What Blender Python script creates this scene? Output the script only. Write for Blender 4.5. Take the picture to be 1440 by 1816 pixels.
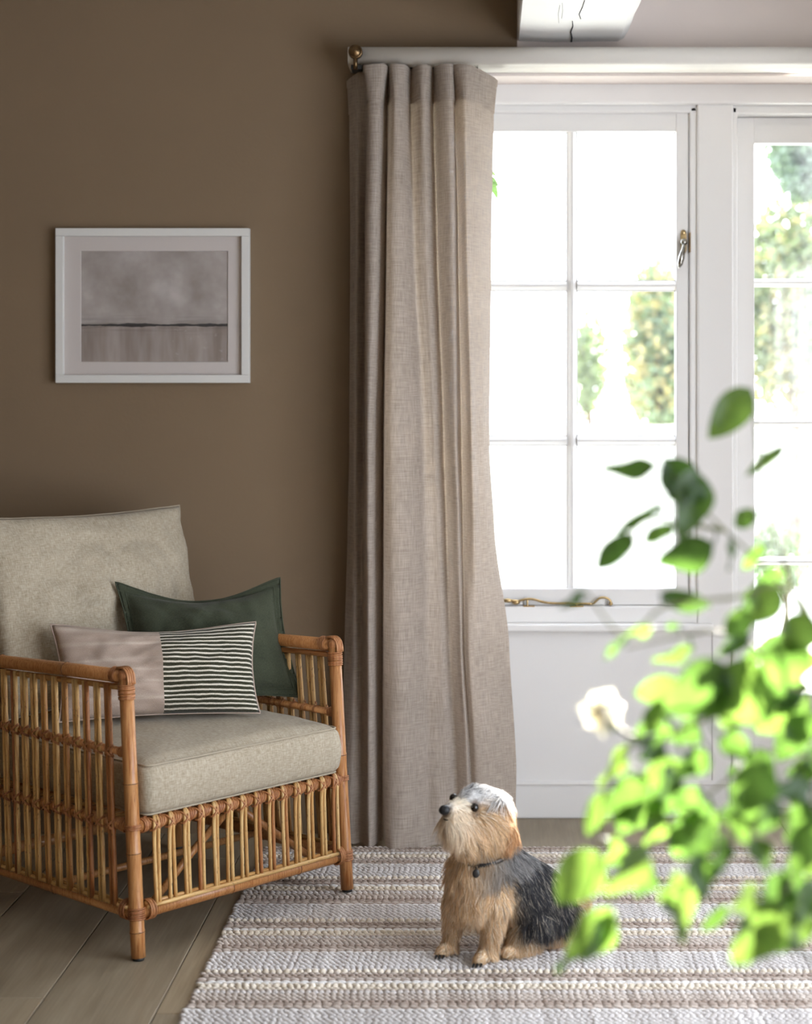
import bpy, bmesh, math, random
import numpy as np
from mathutils import Vector, Matrix, noise
from mathutils.kdtree import KDTree

random.seed(7)
RNG = np.random.default_rng(7)
SC = bpy.context.scene
COL = SC.collection
for o in list(bpy.data.objects):
    bpy.data.objects.remove(o)

# ------------------------------------------------------------------ camera, sky, sun, exposure
CAMH = 1.30          # eye height in metres
FPX = 2996.0         # focal length in pixels of the 1440 wide frame
PPX, PPY = 860.0, 702.0


def at(px, py, Y):
    """the point of the room at depth Y that shows at a given place of the photograph"""
    return Vector(((px - PPX) / FPX * Y, Y, CAMH - (py - PPY) / FPX * Y))


def on_floor(px, py, z=0.0):
    Y = (CAMH - z) * FPX / (py - PPY)
    return Vector(((px - PPX) / FPX * Y, Y, z))


cam_d = bpy.data.cameras.new('camera')
cam_d.sensor_fit = 'HORIZONTAL'
cam_d.sensor_width = 36.0
cam_d.lens = 36.0 * FPX / 1440.0
cam_d.shift_x = -(PPX - 720.0) / 1440.0
cam_d.shift_y = -(908.0 - PPY) / 1440.0
cam_d.dof.use_dof = True
cam_d.dof.focus_distance = 4.35
cam_d.dof.aperture_fstop = 2.9
cam_d.dof.aperture_blades = 8
cam_d.clip_start = 0.05
cam = bpy.data.objects.new('camera', cam_d)
cam.location = (0, 0, CAMH)
cam.rotation_euler = (math.pi / 2, 0, 0)
COL.objects.link(cam)
SC.camera = cam

SKY = 9.6
world = bpy.data.worlds.new('sky')
SC.world = world
world.use_nodes = True
bg = world.node_tree.nodes['Background']
bg.inputs[0].default_value = (0.88, 0.95, 1.06, 1)
bg.inputs[1].default_value = SKY

SUN_AZ, SUN_EL = math.radians(17.5), math.radians(16.3)
sun_d = bpy.data.lights.new('sun', 'SUN')
sun_d.energy = 75.0
sun_d.angle = math.radians(0.6)
sun_d.color = (1.0, 0.95, 0.86)
sun = bpy.data.objects.new('sun', sun_d)
sv = Vector((math.sin(SUN_AZ) * math.cos(SUN_EL), math.cos(SUN_AZ) * math.cos(SUN_EL), math.sin(SUN_EL)))
sun.rotation_euler = sv.to_track_quat('Z', 'Y').to_euler()
sun.location = (3, 9, 4)
COL.objects.link(sun)


def sky_portal(name, loc, rot, sx, sy):
    d = bpy.data.lights.new(name, 'AREA')
    d.shape = 'RECTANGLE'
    d.size, d.size_y = sx, sy
    d.cycles.is_portal = True
    o = bpy.data.objects.new(name, d)
    o.location = loc
    o.rotation_euler = rot
    COL.objects.link(o)


sky_portal('portal_casement', (0.19, 5.42, 1.36), (-math.pi / 2, 0, 0), 0.92, 1.5)
sky_portal('portal_door', (1.16, 5.42, 1.22), (-math.pi / 2, 0, 0), 0.80, 1.8)
sky_portal('portal_side', (1.79, 2.1, 1.06), (0, math.pi / 2, 0), 2.0, 3.0)

SC.view_settings.view_transform = 'Standard'
SC.view_settings.look = 'None'
SC.view_settings.exposure = 0.0
SC.view_settings.gamma = 1.0
SC.view_settings.use_curve_mapping = False
try:
    SC.cycles.use_denoising = True
    SC.cycles.denoiser = 'OPENIMAGEDENOISE'
    SC.cycles.denoising_input_passes = 'RGB_ALBEDO_NORMAL'
    SC.cycles.max_bounces = 10
    SC.cycles.diffuse_bounces = 5
    SC.cycles.transparent_max_bounces = 16
    SC.cycles.sample_clamp_indirect = 8.0
    SC.cycles.caustics_reflective = False
    SC.cycles.caustics_refractive = False
except Exception:
    pass


# ------------------------------------------------------------------ tagging and mesh helpers
def tag(o, label=None, cat=None, group=None, kind=None):
    if label: o['label'] = label
    if cat: o['category'] = cat
    if group: o['group'] = group
    if kind: o['kind'] = kind
    return o


def empty(name, loc, rz=0.0):
    o = bpy.data.objects.new(name, None)
    o.empty_display_size = 0.1
    o.location = loc
    o.rotation_euler = (0, 0, rz)
    COL.objects.link(o)
    return o


def link(name, me, parent=None, loc=None, rot=None, scale=None):
    o = bpy.data.objects.new(name, me)
    COL.objects.link(o)
    if parent is not None: o.parent = parent
    if loc is not None: o.location = loc
    if rot is not None: o.rotation_euler = rot
    if scale is not None: o.scale = scale
    return o


class MB:
    """collects simple shapes into one mesh"""
    def __init__(s):
        s.v, s.f = [], []

    def add(s, verts, faces):
        n = len(s.v)
        s.v += [tuple(p) for p in verts]
        s.f += [tuple(i + n for i in f) for f in faces]
        return s

    def box(s, x0, x1, y0, y1, z0, z1):
        v = [(x, y, z) for z in (z0, z1) for y in (y0, y1) for x in (x0, x1)]
        return s.add(v, [(0, 2, 3, 1), (4, 5, 7, 6), (0, 1, 5, 4), (2, 6, 7, 3), (0, 4, 6, 2), (1, 3, 7, 5)])

    def tube(s, pts, r, n=8, cap=True, up=None):
        pts = [Vector(p) for p in pts]
        m = len(pts)
        rr = r if isinstance(r, (list, tuple)) else [r] * m
        rings, prev = [], None
        for i, p in enumerate(pts):
            t = (pts[min(i + 1, m - 1)] - pts[max(i - 1, 0)])
            t = t.normalized() if t.length > 1e-9 else Vector((0, 0, 1))
            if prev is None:
                a = Vector((0, 0, 1)) if abs(t.z) < 0.9 else Vector((1, 0, 0))
                e1 = t.cross(a).normalized()
            else:
                e1 = (prev - t * prev.dot(t))
                e1 = e1.normalized() if e1.length > 1e-6 else prev
            prev = e1
            e2 = t.cross(e1)
            rings.append([p + (e1 * math.cos(2 * math.pi * k / n) + e2 * math.sin(2 * math.pi * k / n)) * rr[i] for k in range(n)])
        v = [q for ring in rings for q in ring]
        f = []
        for i in range(m - 1):
            for k in range(n):
                a, b = i * n + k, i * n + (k + 1) % n
                f.append((a, b, b + n, a + n))
        if cap:
            f.append(tuple(range(n - 1, -1, -1)))
            f.append(tuple(range((m - 1) * n, m * n)))
        return s.add(v, f)

    def ball(s, c, r, nu=12, nv=8, axes=None):
        rx, ry, rz = r if isinstance(r, (tuple, list)) else (r, r, r)
        A = axes or Matrix.Identity(3)
        v = [Vector(c) + A @ Vector((0, 0, -rz))]
        for j in range(1, nv):
            ph = -math.pi / 2 + math.pi * j / nv
            for i in range(nu):
                th = 2 * math.pi * i / nu
                v.append(Vector(c) + A @ Vector((rx * math.cos(ph) * math.cos(th), ry * math.cos(ph) * math.sin(th), rz * math.sin(ph))))
        v.append(Vector(c) + A @ Vector((0, 0, rz)))
        f = [(0, 1 + (i + 1) % nu, 1 + i) for i in range(nu)]
        for j in range(nv - 2):
            for i in range(nu):
                a, b = 1 + j * nu + i, 1 + j * nu + (i + 1) % nu
                f.append((a, b, b + nu, a + nu))
        L = len(v) - 1
        o = 1 + (nv - 2) * nu
        f += [(o + i, o + (i + 1) % nu, L) for i in range(nu)]
        return s.add(v, f)

    def ring(s, c, axis, R, r, n=14, m=6):
        """a torus round an axis"""
        axis = Vector(axis).normalized()
        a = Vector((0, 0, 1)) if abs(axis.z) < 0.9 else Vector((1, 0, 0))
        e1 = axis.cross(a).normalized()
        e2 = axis.cross(e1)
        v, f = [], []
        for i in range(n):
            d = e1 * math.cos(2 * math.pi * i / n) + e2 * math.sin(2 * math.pi * i / n)
            for k in range(m):
                v.append(Vector(c) + d * (R + r * math.cos(2 * math.pi * k / m)) + axis * r * math.sin(2 * math.pi * k / m))
        for i in range(n):
            for k in range(m):
                f.append((i * m + k, i * m + (k + 1) % m, ((i + 1) % n) * m + (k + 1) % m, ((i + 1) % n) * m + k))
        return s.add(v, f)

    def mesh(s, name, m=None, smooth=True):
        me = bpy.data.meshes.new(name)
        me.from_pydata(s.v, [], s.f)
        me.update()
        if m is not None: me.materials.append(m)
        if smooth:
            me.polygons.foreach_set('use_smooth', [True] * len(me.polygons))
        return me

    def build(s, name, m, parent=None, smooth=True):
        return link(name, s.mesh(name, m, smooth), parent)


def bev_box(name, x0, x1, y0, y1, z0, z1, m, parent=None, bev=0.003, seg=2):
    bm = bmesh.new()
    bmesh.ops.create_cube(bm, size=1.0)
    for v in bm.verts:
        v.co = Vector(((x0 + x1) / 2 + v.co.x * (x1 - x0), (y0 + y1) / 2 + v.co.y * (y1 - y0), (z0 + z1) / 2 + v.co.z * (z1 - z0)))
    if bev:
        bmesh.ops.bevel(bm, geom=bm.edges[:], offset=min(bev, 0.45 * min(x1 - x0, y1 - y0, z1 - z0)), segments=seg, profile=0.5, affect='EDGES')
    me = bpy.data.meshes.new(name)
    bm.to_mesh(me)
    bm.free()
    me.materials.append(m)
    return link(name, me, parent)


def prism(name, profile, x0, x1, m, parent=None, smooth=False):
    """a (y,z) profile run along x"""
    n = len(profile)
    v = [(x0, y, z) for y, z in profile] + [(x1, y, z) for y, z in profile]
    f = [(i, (i + 1) % n, (i + 1) % n + n, i + n) for i in range(n)] + [tuple(range(n - 1, -1, -1)), tuple(range(n, 2 * n))]
    me = bpy.data.meshes.new(name)
    me.from_pydata(v, [], f)
    me.update()
    me.materials.append(m)
    if smooth: me.polygons.foreach_set('use_smooth', [i < n for i in range(n + 2)])
    o = link(name, me, parent)
    return o


def cr(pts, n):
    """Catmull-Rom through points, n steps for each span"""
    P = [Vector(p) for p in pts]
    out = []
    for i in range(len(P) - 1):
        p0, p1, p2, p3 = P[max(i - 1, 0)], P[i], P[i + 1], P[min(i + 2, len(P) - 1)]
        for k in range(n):
            t = k / n
            out.append(0.5 * ((2 * p1) + (p2 - p0) * t + (2 * p0 - 5 * p1 + 4 * p2 - p3) * t * t + (3 * p1 - p0 - 3 * p2 + p3) * t ** 3))
    out.append(P[-1])
    return out


# ------------------------------------------------------------------ materials
class Mat:
    def __init__(s, name):
        s.m = bpy.data.materials.new(name)
        s.m.use_nodes = True
        s.t = s.m.node_tree
        s.p = s.t.nodes['Principled BSDF']
        s.out = s.t.nodes['Material Output']

    def n(s, kind, **kw):
        nd = s.t.nodes.new(kind)
        for k, v in kw.items():
            if hasattr(nd, k): setattr(nd, k, v)
            else: nd.inputs[k.replace('_', ' ')].default_value = v
        return nd

    def l(s, a, b):
        s.t.links.new(a, b)

    def coords(s, which='Object', scale=(1, 1, 1), rot=(0, 0, 0)):
        tc = s.n('ShaderNodeTexCoord')
        mp = s.n('ShaderNodeMapping')
        mp.inputs['Scale'].default_value = scale
        mp.inputs['Rotation'].default_value = rot
        s.l(tc.outputs[which], mp.inputs['Vector'])
        return mp.outputs[0]

    def noise(s, vec, scale=5.0, detail=3.0, rough=0.5):
        nd = s.n('ShaderNodeTexNoise')
        nd.inputs['Scale'].default_value = scale
        nd.inputs['Detail'].default_value = detail
        nd.inputs['Roughness'].default_value = rough
        s.l(vec, nd.inputs['Vector'])
        return nd.outputs['Fac']

    def ramp(s, fac, stops, interp='LINEAR'):
        r = s.n('ShaderNodeValToRGB')
        r.color_ramp.interpolation = interp
        e = r.color_ramp.elements
        while len(e) < len(stops): e.new(0.5)
        for el, (p, c) in zip(e, stops):
            el.position = p
            el.color = (*c, 1) if len(c) == 3 else c
        s.l(fac, r.inputs[0])
        return r.outputs[0]

    def math(s, op, a, b=None, clamp=False):
        nd = s.n('ShaderNodeMath', operation=op, use_clamp=clamp)
        for i, q in enumerate((a, b)):
            if q is None: continue
            if isinstance(q, (int, float)): nd.inputs[i].default_value = q
            else: s.l(q, nd.inputs[i])
        return nd.outputs[0]

    def mix(s, fac, a, b, mode='MIX'):
        nd = s.n('ShaderNodeMix', data_type='RGBA', blend_type=mode)
        for i, q in ((0, fac), (6, a), (7, b)):
            if isinstance(q, (int, float)): nd.inputs[i].default_value = q
            elif isinstance(q, tuple): nd.inputs[i].default_value = (*q, 1) if len(q) == 3 else q
            else: s.l(q, nd.inputs[i])
        return nd.outputs[2]

    def bump(s, h, strength=0.3, dist=0.01):
        b = s.n('ShaderNodeBump')
        b.inputs['Strength'].default_value = strength
        b.inputs['Distance'].default_value = dist
        s.l(h, b.inputs['Height'])
        s.l(b.outputs[0], s.p.inputs['Normal'])
        return b.outputs[0]

    def set(s, color=None, rough=0.5, metal=0.0, spec=0.5):
        if color is not None:
            if isinstance(color, tuple): s.p.inputs['Base Color'].default_value = (*color, 1)
            else: s.l(color, s.p.inputs['Base Color'])
        if isinstance(rough, (int, float)): s.p.inputs['Roughness'].default_value = rough
        else: s.l(rough, s.p.inputs['Roughness'])
        s.p.inputs['Metallic'].default_value = metal
        s.p.inputs['Specular IOR Level'].default_value = spec
        return s


def srgb(r, g, b):
    f = lambda c: (c / 255 / 12.92) if c <= 10 else ((c / 255 + 0.055) / 1.055) ** 2.4
    return (f(r), f(g), f(b))


def mul(c, k):
    return tuple(x * k for x in c)


def paint(name, col, rough=0.5, var=0.05, bs=0.08, scale=40, spec=0.4):
    M = Mat(name)
    c = M.coords()
    nz = M.noise(c, 1.7, 4)
    M.set(M.ramp(nz, [(0.3, mul(col, 1 - var)), (0.7, mul(col, 1 + var))]), rough, spec=spec)
    M.bump(M.noise(c, scale, 3), bs, 0.004)
    return M.m


M_WALL = paint('brown_wall_paint', (0.186, 0.131, 0.080), 0.62, 0.04, 0.10, 90, 0.3)
M_GREIGE = paint('pale_plaster_paint', (0.72, 0.65, 0.62), 0.7, 0.03, 0.06, 30, 0.2)
M_WHITE = paint('white_gloss_paint', (0.82, 0.815, 0.81), 0.38, 0.02, 0.05, 60, 0.45)
M_RAIL = paint('off_white_rail_paint', (0.72, 0.70, 0.665), 0.5, 0.02, 0.03, 60, 0.4)
M_CEIL = paint('ceiling_paint', (0.60, 0.585, 0.56), 0.8, 0.02, 0.05, 60, 0.2)
M_BEAM = paint('painted_beam_wood', (0.75, 0.75, 0.745), 0.5, 0.04, 0.35, 14, 0.4)
M_BLACK = Mat('black_rubber').set((0.012, 0.012, 0.012), 0.6).m
M_CRACK = Mat('dark_crack').set((0.02, 0.02, 0.025), 0.9).m


def glass_mat(name, dirt=0.009, speck=0.045):
    """thin window glass with a film of dust that catches the daylight"""
    M = Mat(name)
    c = M.coords()
    tr = M.n('ShaderNodeBsdfTransparent')
    tl = M.n('ShaderNodeBsdfTranslucent')
    tl.inputs[0].default_value = (0.80, 0.88, 0.95, 1)
    gl = M.n('ShaderNodeBsdfGlossy')
    gl.inputs['Roughness'].default_value = 0.02
    big = M.noise(c, 5.0, 4, 0.6)
    sp = M.noise(c, 420.0, 1)
    spk = M.ramp(sp, [(0.62, (0, 0, 0)), (0.70, (1, 1, 1))])
    f = M.math('ADD', M.math('MULTIPLY', big, dirt * 2), M.math('MULTIPLY', spk, speck), clamp=True)
    m1 = M.n('ShaderNodeMixShader')
    M.l(f, m1.inputs[0]); M.l(tr.outputs[0], m1.inputs[1]); M.l(tl.outputs[0], m1.inputs[2])
    lw = M.n('ShaderNodeLayerWeight')
    rf = M.math('ADD', M.math('MULTIPLY', M.math('POWER', lw.outputs['Facing'], 4.0), 0.5), 0.03)
    m2 = M.n('ShaderNodeMixShader')
    M.l(rf, m2.inputs[0]); M.l(m1.outputs[0], m2.inputs[1]); M.l(gl.outputs[0], m2.inputs[2])
    M.l(m2.outputs[0], M.out.inputs['Surface'])
    return M.m


M_GLASS = glass_mat('dusty_window_glass')


def brass(name, col, rough):
    M = Mat(name)
    c = M.coords()
    M.set(M.ramp(M.noise(c, 60, 3), [(0.35, mul(col, 0.55)), (0.65, col)]), rough, 1.0)
    return M.m


M_BRASS = brass('aged_brass', (0.55, 0.40, 0.20), 0.3)
M_DBRASS = brass('dark_antique_brass', (0.22, 0.14, 0.07), 0.35)
M_STEEL = brass('polished_nickel', (0.42, 0.41, 0.38), 0.18)


def weave(name, c1, c2, thread=900.0, slub=60.0, bs=0.35, rough=0.9, trans=0.0, holes=0.0, uv=True, ttint=None, sheen=0.1, mix_big=0.12):
    """plain woven cloth: two families of slubby threads in UV metres"""
    M = Mat(name)
    which = 'UV' if uv else 'Object'
    a = M.noise(M.coords(which, (thread, slub, slub)), 1.0, 2, 0.6)
    b = M.noise(M.coords(which, (slub, thread, thread)), 1.0, 2, 0.6)
    h = M.math('MULTIPLY', M.math('ADD', a, b), 0.5)
    col = M.ramp(h, [(0.36, c1), (0.64, c2)])
    big = M.noise(M.coords(which, (6, 6, 6)), 1.0, 3)
    col = M.mix(mix_big, col, M.ramp(big, [(0.3, mul(c1, 0.8)), (0.7, mul(c2, 1.15))]))
    M.set(col, rough, spec=0.15)
    M.p.inputs['Sheen Weight'].default_value = sheen
    nrm = M.bump(h, bs, 0.0015)
    if trans > 0:
        tl = M.n('ShaderNodeBsdfTranslucent')
        if ttint: M.l(M.mix(1.0, col, ttint, 'MULTIPLY'), tl.inputs[0])
        else: M.l(col, tl.inputs[0])
        ms = M.n('ShaderNodeMixShader')
        ms.inputs[0].default_value = trans
        M.l(M.p.outputs[0], ms.inputs[1]); M.l(tl.outputs[0], ms.inputs[2])
        last = ms
        if holes > 0:
            tr = M.n('ShaderNodeBsdfTransparent')
            hm = M.ramp(h, [(0.36, (1, 1, 1)), (0.45, (0, 0, 0))])
            m2 = M.n('ShaderNodeMixShader')
            M.l(M.math('MULTIPLY', hm, holes), m2.inputs[0]); M.l(ms.outputs[0], m2.inputs[1]); M.l(tr.outputs[0], m2.inputs[2])
            last = m2
        M.l(last.outputs[0], M.out.inputs['Surface'])
    return M.m


M_CURTAIN = weave('natural_linen', (0.325, 0.275, 0.232), (0.53, 0.465, 0.41), 360, 20, 0.4, 0.95, 0.34, 0.045, ttint=(1.0, 0.90, 0.78))
M_CUSHION = weave('oatmeal_upholstery', (0.265, 0.217, 0.150), (0.465, 0.41, 0.32), 400, 60, 0.45)
M_GREEN = weave('forest_green_wool', (0.026, 0.032, 0.019), (0.066, 0.074, 0.047), 900, 160, 0.5)


def stripe_mat():
    M = Mat('striped_woven_cotton')
    tc = M.n('ShaderNodeTexCoord')
    sep = M.n('ShaderNodeSeparateXYZ')
    M.l(tc.outputs['UV'], sep.inputs[0])
    u, v = sep.outputs[0], sep.outputs[1]
    wob = M.math('MULTIPLY', M.math('SUBTRACT', M.noise(M.coords('UV', (30, 30, 1)), 1.0, 2), 0.5), 0.004)
    ph = M.math('FRACT', M.math('MULTIPLY', M.math('ADD', v, wob), 84.0))
    cream = M.math('MULTIPLY', M.math('GREATER_THAN', ph, 0.63), 1.0)
    th = M.noise(M.coords('UV', (700, 250, 1)), 1.0, 2)
    dark = M.ramp(th, [(0.35, (0.018, 0.019, 0.010)), (0.7, (0.06, 0.058, 0.036))])
    light = M.ramp(th, [(0.3, (0.50, 0.46, 0.38)), (0.7, (0.72, 0.67, 0.58))])
    right = M.mix(cream, dark, light)
    ph2 = M.noise(M.coords('UV', (0.8, 34, 1)), 1.0, 2)
    lcol = M.ramp(ph2, [(0.40, (0.34, 0.265, 0.215)), (0.55, (0.39, 0.31, 0.255)), (0.62, (0.52, 0.44, 0.37)), (0.68, (0.39, 0.31, 0.255))])
    lcol = M.mix(0.35, lcol, M.ramp(th, [(0.3, (0.28, 0.21, 0.17)), (0.7, (0.48, 0.39, 0.33))]))
    half = M.math('GREATER_THAN', u, 0.262)
    M.set(M.mix(half, lcol, right), 0.92, spec=0.12)
    M.p.inputs['Sheen Weight'].default_value = 0.1
    M.bump(M.math('ADD', th, M.math('MULTIPLY', cream, 0.6)), 0.5, 0.002)
    return M.m


M_STRIPE = stripe_mat()


def cane_mat(name, stops, rough=0.38, nodes=14.0, spots=0.6):
    """peeled rattan: hue differs from cane to cane, brown rings and flecks"""
    M = Mat(name)
    oi = M.n('ShaderNodeObjectInfo')
    base = M.ramp(oi.outputs['Random'], stops)
    streak = M.noise(M.coords('Object', (260, 260, 9)), 1.0, 3)
    col = M.mix(M.ramp(streak, [(0.42, (0, 0, 0)), (0.75, (1, 1, 1))]), base, (0.55, 0.33, 0.15), 'MULTIPLY')
    fl = M.noise(M.coords('Object', (180, 180, 50)), 1.0, 2)
    col = M.mix(M.math('MULTIPLY', M.ramp(fl, [(0.64, (0, 0, 0)), (0.70, (1, 1, 1))]), spots), col, (0.10, 0.045, 0.015))
    M.set(col, rough, spec=0.45)
    M.bump(streak, 0.12, 0.002)
    return M.m


M_CANE = cane_mat('pale_rattan_cane', [(0.0, (0.58, 0.37, 0.145)), (0.50, (0.66, 0.45, 0.20)), (0.80, (0.52, 0.30, 0.105)), (0.93, (0.40, 0.18, 0.065)), (1.0, (0.33, 0.13, 0.045))])
M_POLE = cane_mat('honey_rattan_pole', [(0.0, (0.43, 0.20, 0.07)), (0.5, (0.47, 0.235, 0.088)), (1.0, (0.40, 0.18, 0.065))], 0.36, 10, 0.35)
M_BIND = cane_mat('rattan_peel_binding', [(0.0, (0.36, 0.155, 0.06)), (0.5, (0.45, 0.215, 0.09)), (1.0, (0.31, 0.125, 0.05))], 0.45, 10, 0.2)
M_NODE = Mat('dark_cane_node').set((0.075, 0.03, 0.012), 0.6).m


def plank_mat():
    M = Mat('smoked_oak')
    oi = M.n('ShaderNodeObjectInfo')
    tc = M.n('ShaderNodeTexCoord')
    mp = M.n('ShaderNodeMapping')
    mp.inputs['Scale'].default_value = (16, 1.6, 16)
    off = M.n('ShaderNodeVectorMath', operation='ADD')
    M.l(tc.outputs['Object'], off.inputs[0])
    cmb = M.n('ShaderNodeCombineXYZ')
    rr = M.math('MULTIPLY', oi.outputs['Random'], 37.0)
    M.l(rr, cmb.inputs[0]); M.l(rr, cmb.inputs[1])
    M.l(cmb.outputs[0], off.inputs[1])
    M.l(off.outputs[0], mp.inputs['Vector'])
    g1 = M.noise(mp.outputs[0], 1.0, 6, 0.62)
    mp2 = M.n('ShaderNodeMapping')
    mp2.inputs['Scale'].default_value = (150, 5, 150)
    M.l(off.outputs[0], mp2.inputs['Vector'])
    g2 = M.noise(mp2.outputs[0], 1.0, 3)
    c = M.ramp(g1, [(0.28, (0.205, 0.160, 0.105)), (0.5, (0.285, 0.230, 0.158)), (0.72, (0.375, 0.312, 0.222))])
    c = M.mix(0.28, c, M.ramp(g2, [(0.3, (0.14, 0.108, 0.070)), (0.7, (0.42, 0.355, 0.255))]))
    c = M.mix(1.0, c, M.ramp(oi.outputs['Random'], [(0.0, (0.84, 0.85, 0.86)), (1.0, (1.14, 1.12, 1.08))]), 'MULTIPLY')
    M.set(c, M.math('ADD', M.math('MULTIPLY', g2, 0.2), 0.34), spec=0.45)
    M.bump(g2, 0.15, 0.002)
    return M.m


M_PLANK = plank_mat()
M_SUB = Mat('dark_subfloor').set((0.02, 0.017, 0.013), 0.9).m


def yarn(name, c1, c2, sc=45):
    M = Mat(name)
    c = M.coords('Object', (1, 1, 1))
    a = M.noise(c, sc, 2)
    f = M.noise(M.coords('Object', (300, 900, 300)), 1.0, 2)
    col = M.mix(0.3, M.ramp(a, [(0.33, c1), (0.67, c2)]), M.ramp(f, [(0.3, mul(c1, 0.75)), (0.7, mul(c2, 1.12))]))
    M.set(col, 0.95, spec=0.1)
    M.p.inputs['Sheen Weight'].default_value = 0.15
    M.bump(f, 0.5, 0.002)
    return M.m


Y_CREAM = yarn('cream_wool', (0.58, 0.50, 0.39), (0.80, 0.73, 0.63))
Y_WHITE = yarn('ivory_wool', (0.68, 0.655, 0.635), (0.82, 0.80, 0.78))
Y_GREY = yarn('dove_grey_wool', (0.50, 0.465, 0.45), (0.76, 0.73, 0.715))
Y_GREIGE = yarn('greige_wool', (0.41, 0.345, 0.30), (0.66, 0.59, 0.535))
Y_BROWN = yarn('fawn_brown_wool', (0.25, 0.185, 0.15), (0.50, 0.42, 0.365))
M_BACKING = Mat('rug_backing').set((0.30, 0.25, 0.21), 0.95).m


def leaf_mat(name, stops, trans=0.45, rough=0.3, spec=0.5, tk=(1.6, 2.2, 0.6)):
    M = Mat(name)
    oi = M.n('ShaderNodeObjectInfo')
    base = M.ramp(oi.outputs['Random'], stops)
    nz = M.noise(M.coords('Object'), 60, 2)
    col = M.mix(1.0, base, M.ramp(nz, [(0.3, (0.85, 0.85, 0.85)), (0.7, (1.2, 1.15, 1.1))]), 'MULTIPLY')
    M.set(col, rough, spec=spec)
    tl = M.n('ShaderNodeBsdfTranslucent')
    M.l(M.mix(1.0, col, tk, 'MULTIPLY'), tl.inputs[0])
    ms = M.n('ShaderNodeMixShader')
    ms.inputs[0].default_value = trans
    M.l(M.p.outputs[0], ms.inputs[1]); M.l(tl.outputs[0], ms.inputs[2])
    M.l(ms.outputs[0], M.out.inputs['Surface'])
    return M.m


M_LEAF = leaf_mat('glossy_green_leaf', [(0.0, (0.016, 0.043, 0.007)), (0.5, (0.022, 0.057, 0.009)), (1.0, (0.036, 0.076, 0.012))], 0.5, 0.42, 0.32, tk=(5.0, 3.9, 4.2))
M_TREE = leaf_mat('garden_tree_leaf', [(0.0, (0.12, 0.17, 0.12)), (0.5, (0.15, 0.18, 0.11)), (1.0, (0.11, 0.17, 0.16))], 0.4, 0.5, 0.3, (1.3, 1.5, 0.7))
M_AUTUMN = leaf_mat('yellowing_tree_leaf', [(0.0, (0.24, 0.25, 0.14)), (1.0, (0.32, 0.27, 0.14))], 0.4, 0.5, 0.3, (1.3, 1.2, 0.6))
M_STEM = Mat('green_brown_stem').set((0.14, 0.15, 0.05), 0.6).m
M_BARK = paint('garden_bark', (0.10, 0.075, 0.055), 0.9, 0.3, 0.6, 30, 0.2)
M_LAWN = paint('pale_gravel', (0.50, 0.50, 0.44), 0.95, 0.25, 0.5, 40, 0.1)
M_POT = paint('glazed_pot', (0.45, 0.44, 0.42), 0.4, 0.05, 0.05, 30, 0.5)
M_SOIL = paint('potting_soil', (0.05, 0.035, 0.025), 0.95, 0.2, 0.8, 60, 0.1)

# ------------------------------------------------------------------ the room
XL, XR, YF, ZC = -2.4, 1.67, -1.2, 2.57
YW = 5.02     # face of the brown wall
YG = 5.20     # face of the panelling below the casement window
XREV = (735 - PPX) / FPX * YW


def struct(o):
    o['kind'] = 'structure'
    return o


floor = struct(MB().box(XL, XR, YF, 5.45, -0.14, -0.02).build('floor', M_SUB, None, False))
edges = [-2.4, -2.236, -1.979, -1.722, -1.465, -1.208, -0.951, -0.694, -0.437, -0.18, 0.085, 0.351, 0.62, 0.90, 1.16, 1.42, 1.67]
for i in range(len(edges) - 1):
    x0, x1 = edges[i] + 0.0012, edges[i + 1] - 0.0012
    if abs(edges[i + 1] + 0.951) < 1e-6: cuts = [YF, 0.9, 2.0, 3.647, 5.45]
    elif abs(edges[i + 1] + 0.694) < 1e-6: cuts = [YF, 0.4, 2.6, 4.75, 5.45]
    else:
        cuts = [YF]
        y = YF + random.uniform(0.7, 1.8)
        while y < 5.0:
            cuts.append(y)
            y += random.uniform(1.6, 2.3)
        cuts.append(5.45)
    for a, b in zip(cuts[:-1], cuts[1:]):
        o = bev_box('plank', x0, x1, a + 0.001, b - 0.001, -0.022, 0.0, M_PLANK, floor, 0.0015, 1)

struct(MB().box(XL, XR, YF, 5.45, ZC, ZC + 0.1).build('ceiling', M_CEIL, None, False))
struct(MB().box(XL - 0.12, XL, YF, 5.45, -0.14, ZC).build('wall_left', M_WALL, None, False))
struct(MB().box(XL, XR, YF - 0.12, YF, -0.14, ZC).build('wall_front', M_WALL, None, False))
XB0 = (917 - PPX) / FPX * YW           # where the dark paint stops, at the beam
wb = MB().box(XL, XREV, YW, 5.45, -0.02, ZC)
wb.box(XREV, XB0, YW, 5.30, 2.262, ZC)
struct(wb.build('wall_back', M_WALL, None, False))
wl = MB().box(XB0, XR, YW, 5.30, 2.262, ZC)
struct(wl.build('wall_lintel', M_GREIGE, None, False))
# side wall with a tall garden window beyond the frame
SWY0, SWY1, SWZ0, SWZ1 = 0.6, 3.6, 0.06, 2.06
wr = MB().box(XR, XR + 0.14, YF, SWY0, -0.14, ZC).box(XR, XR + 0.14, SWY1, 5.45, -0.14, ZC)
wr.box(XR, XR + 0.14, SWY0, SWY1, SWZ1, ZC).box(XR, XR + 0.14, SWY0, SWY1, -0.14, SWZ0)
struct(wr.build('wall_right', M_WALL, None, False))
w3 = struct(empty('window_2', (0, 0, 0)))
for a in range(5):
    y = SWY0 + (SWY1 - SWY0) * a / 4
    bev_box('stile', XR + 0.03, XR + 0.08, y - 0.025, y + 0.025, SWZ0, SWZ1, M_WHITE, w3)
bev_box('top_rail', XR + 0.031, XR + 0.079, SWY0, SWY1, SWZ1 - 0.05, SWZ1, M_WHITE, w3)
bev_box('bottom_rail', XR + 0.031, XR + 0.079, SWY0, SWY1, SWZ0, SWZ0 + 0.06, M_WHITE, w3)

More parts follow.
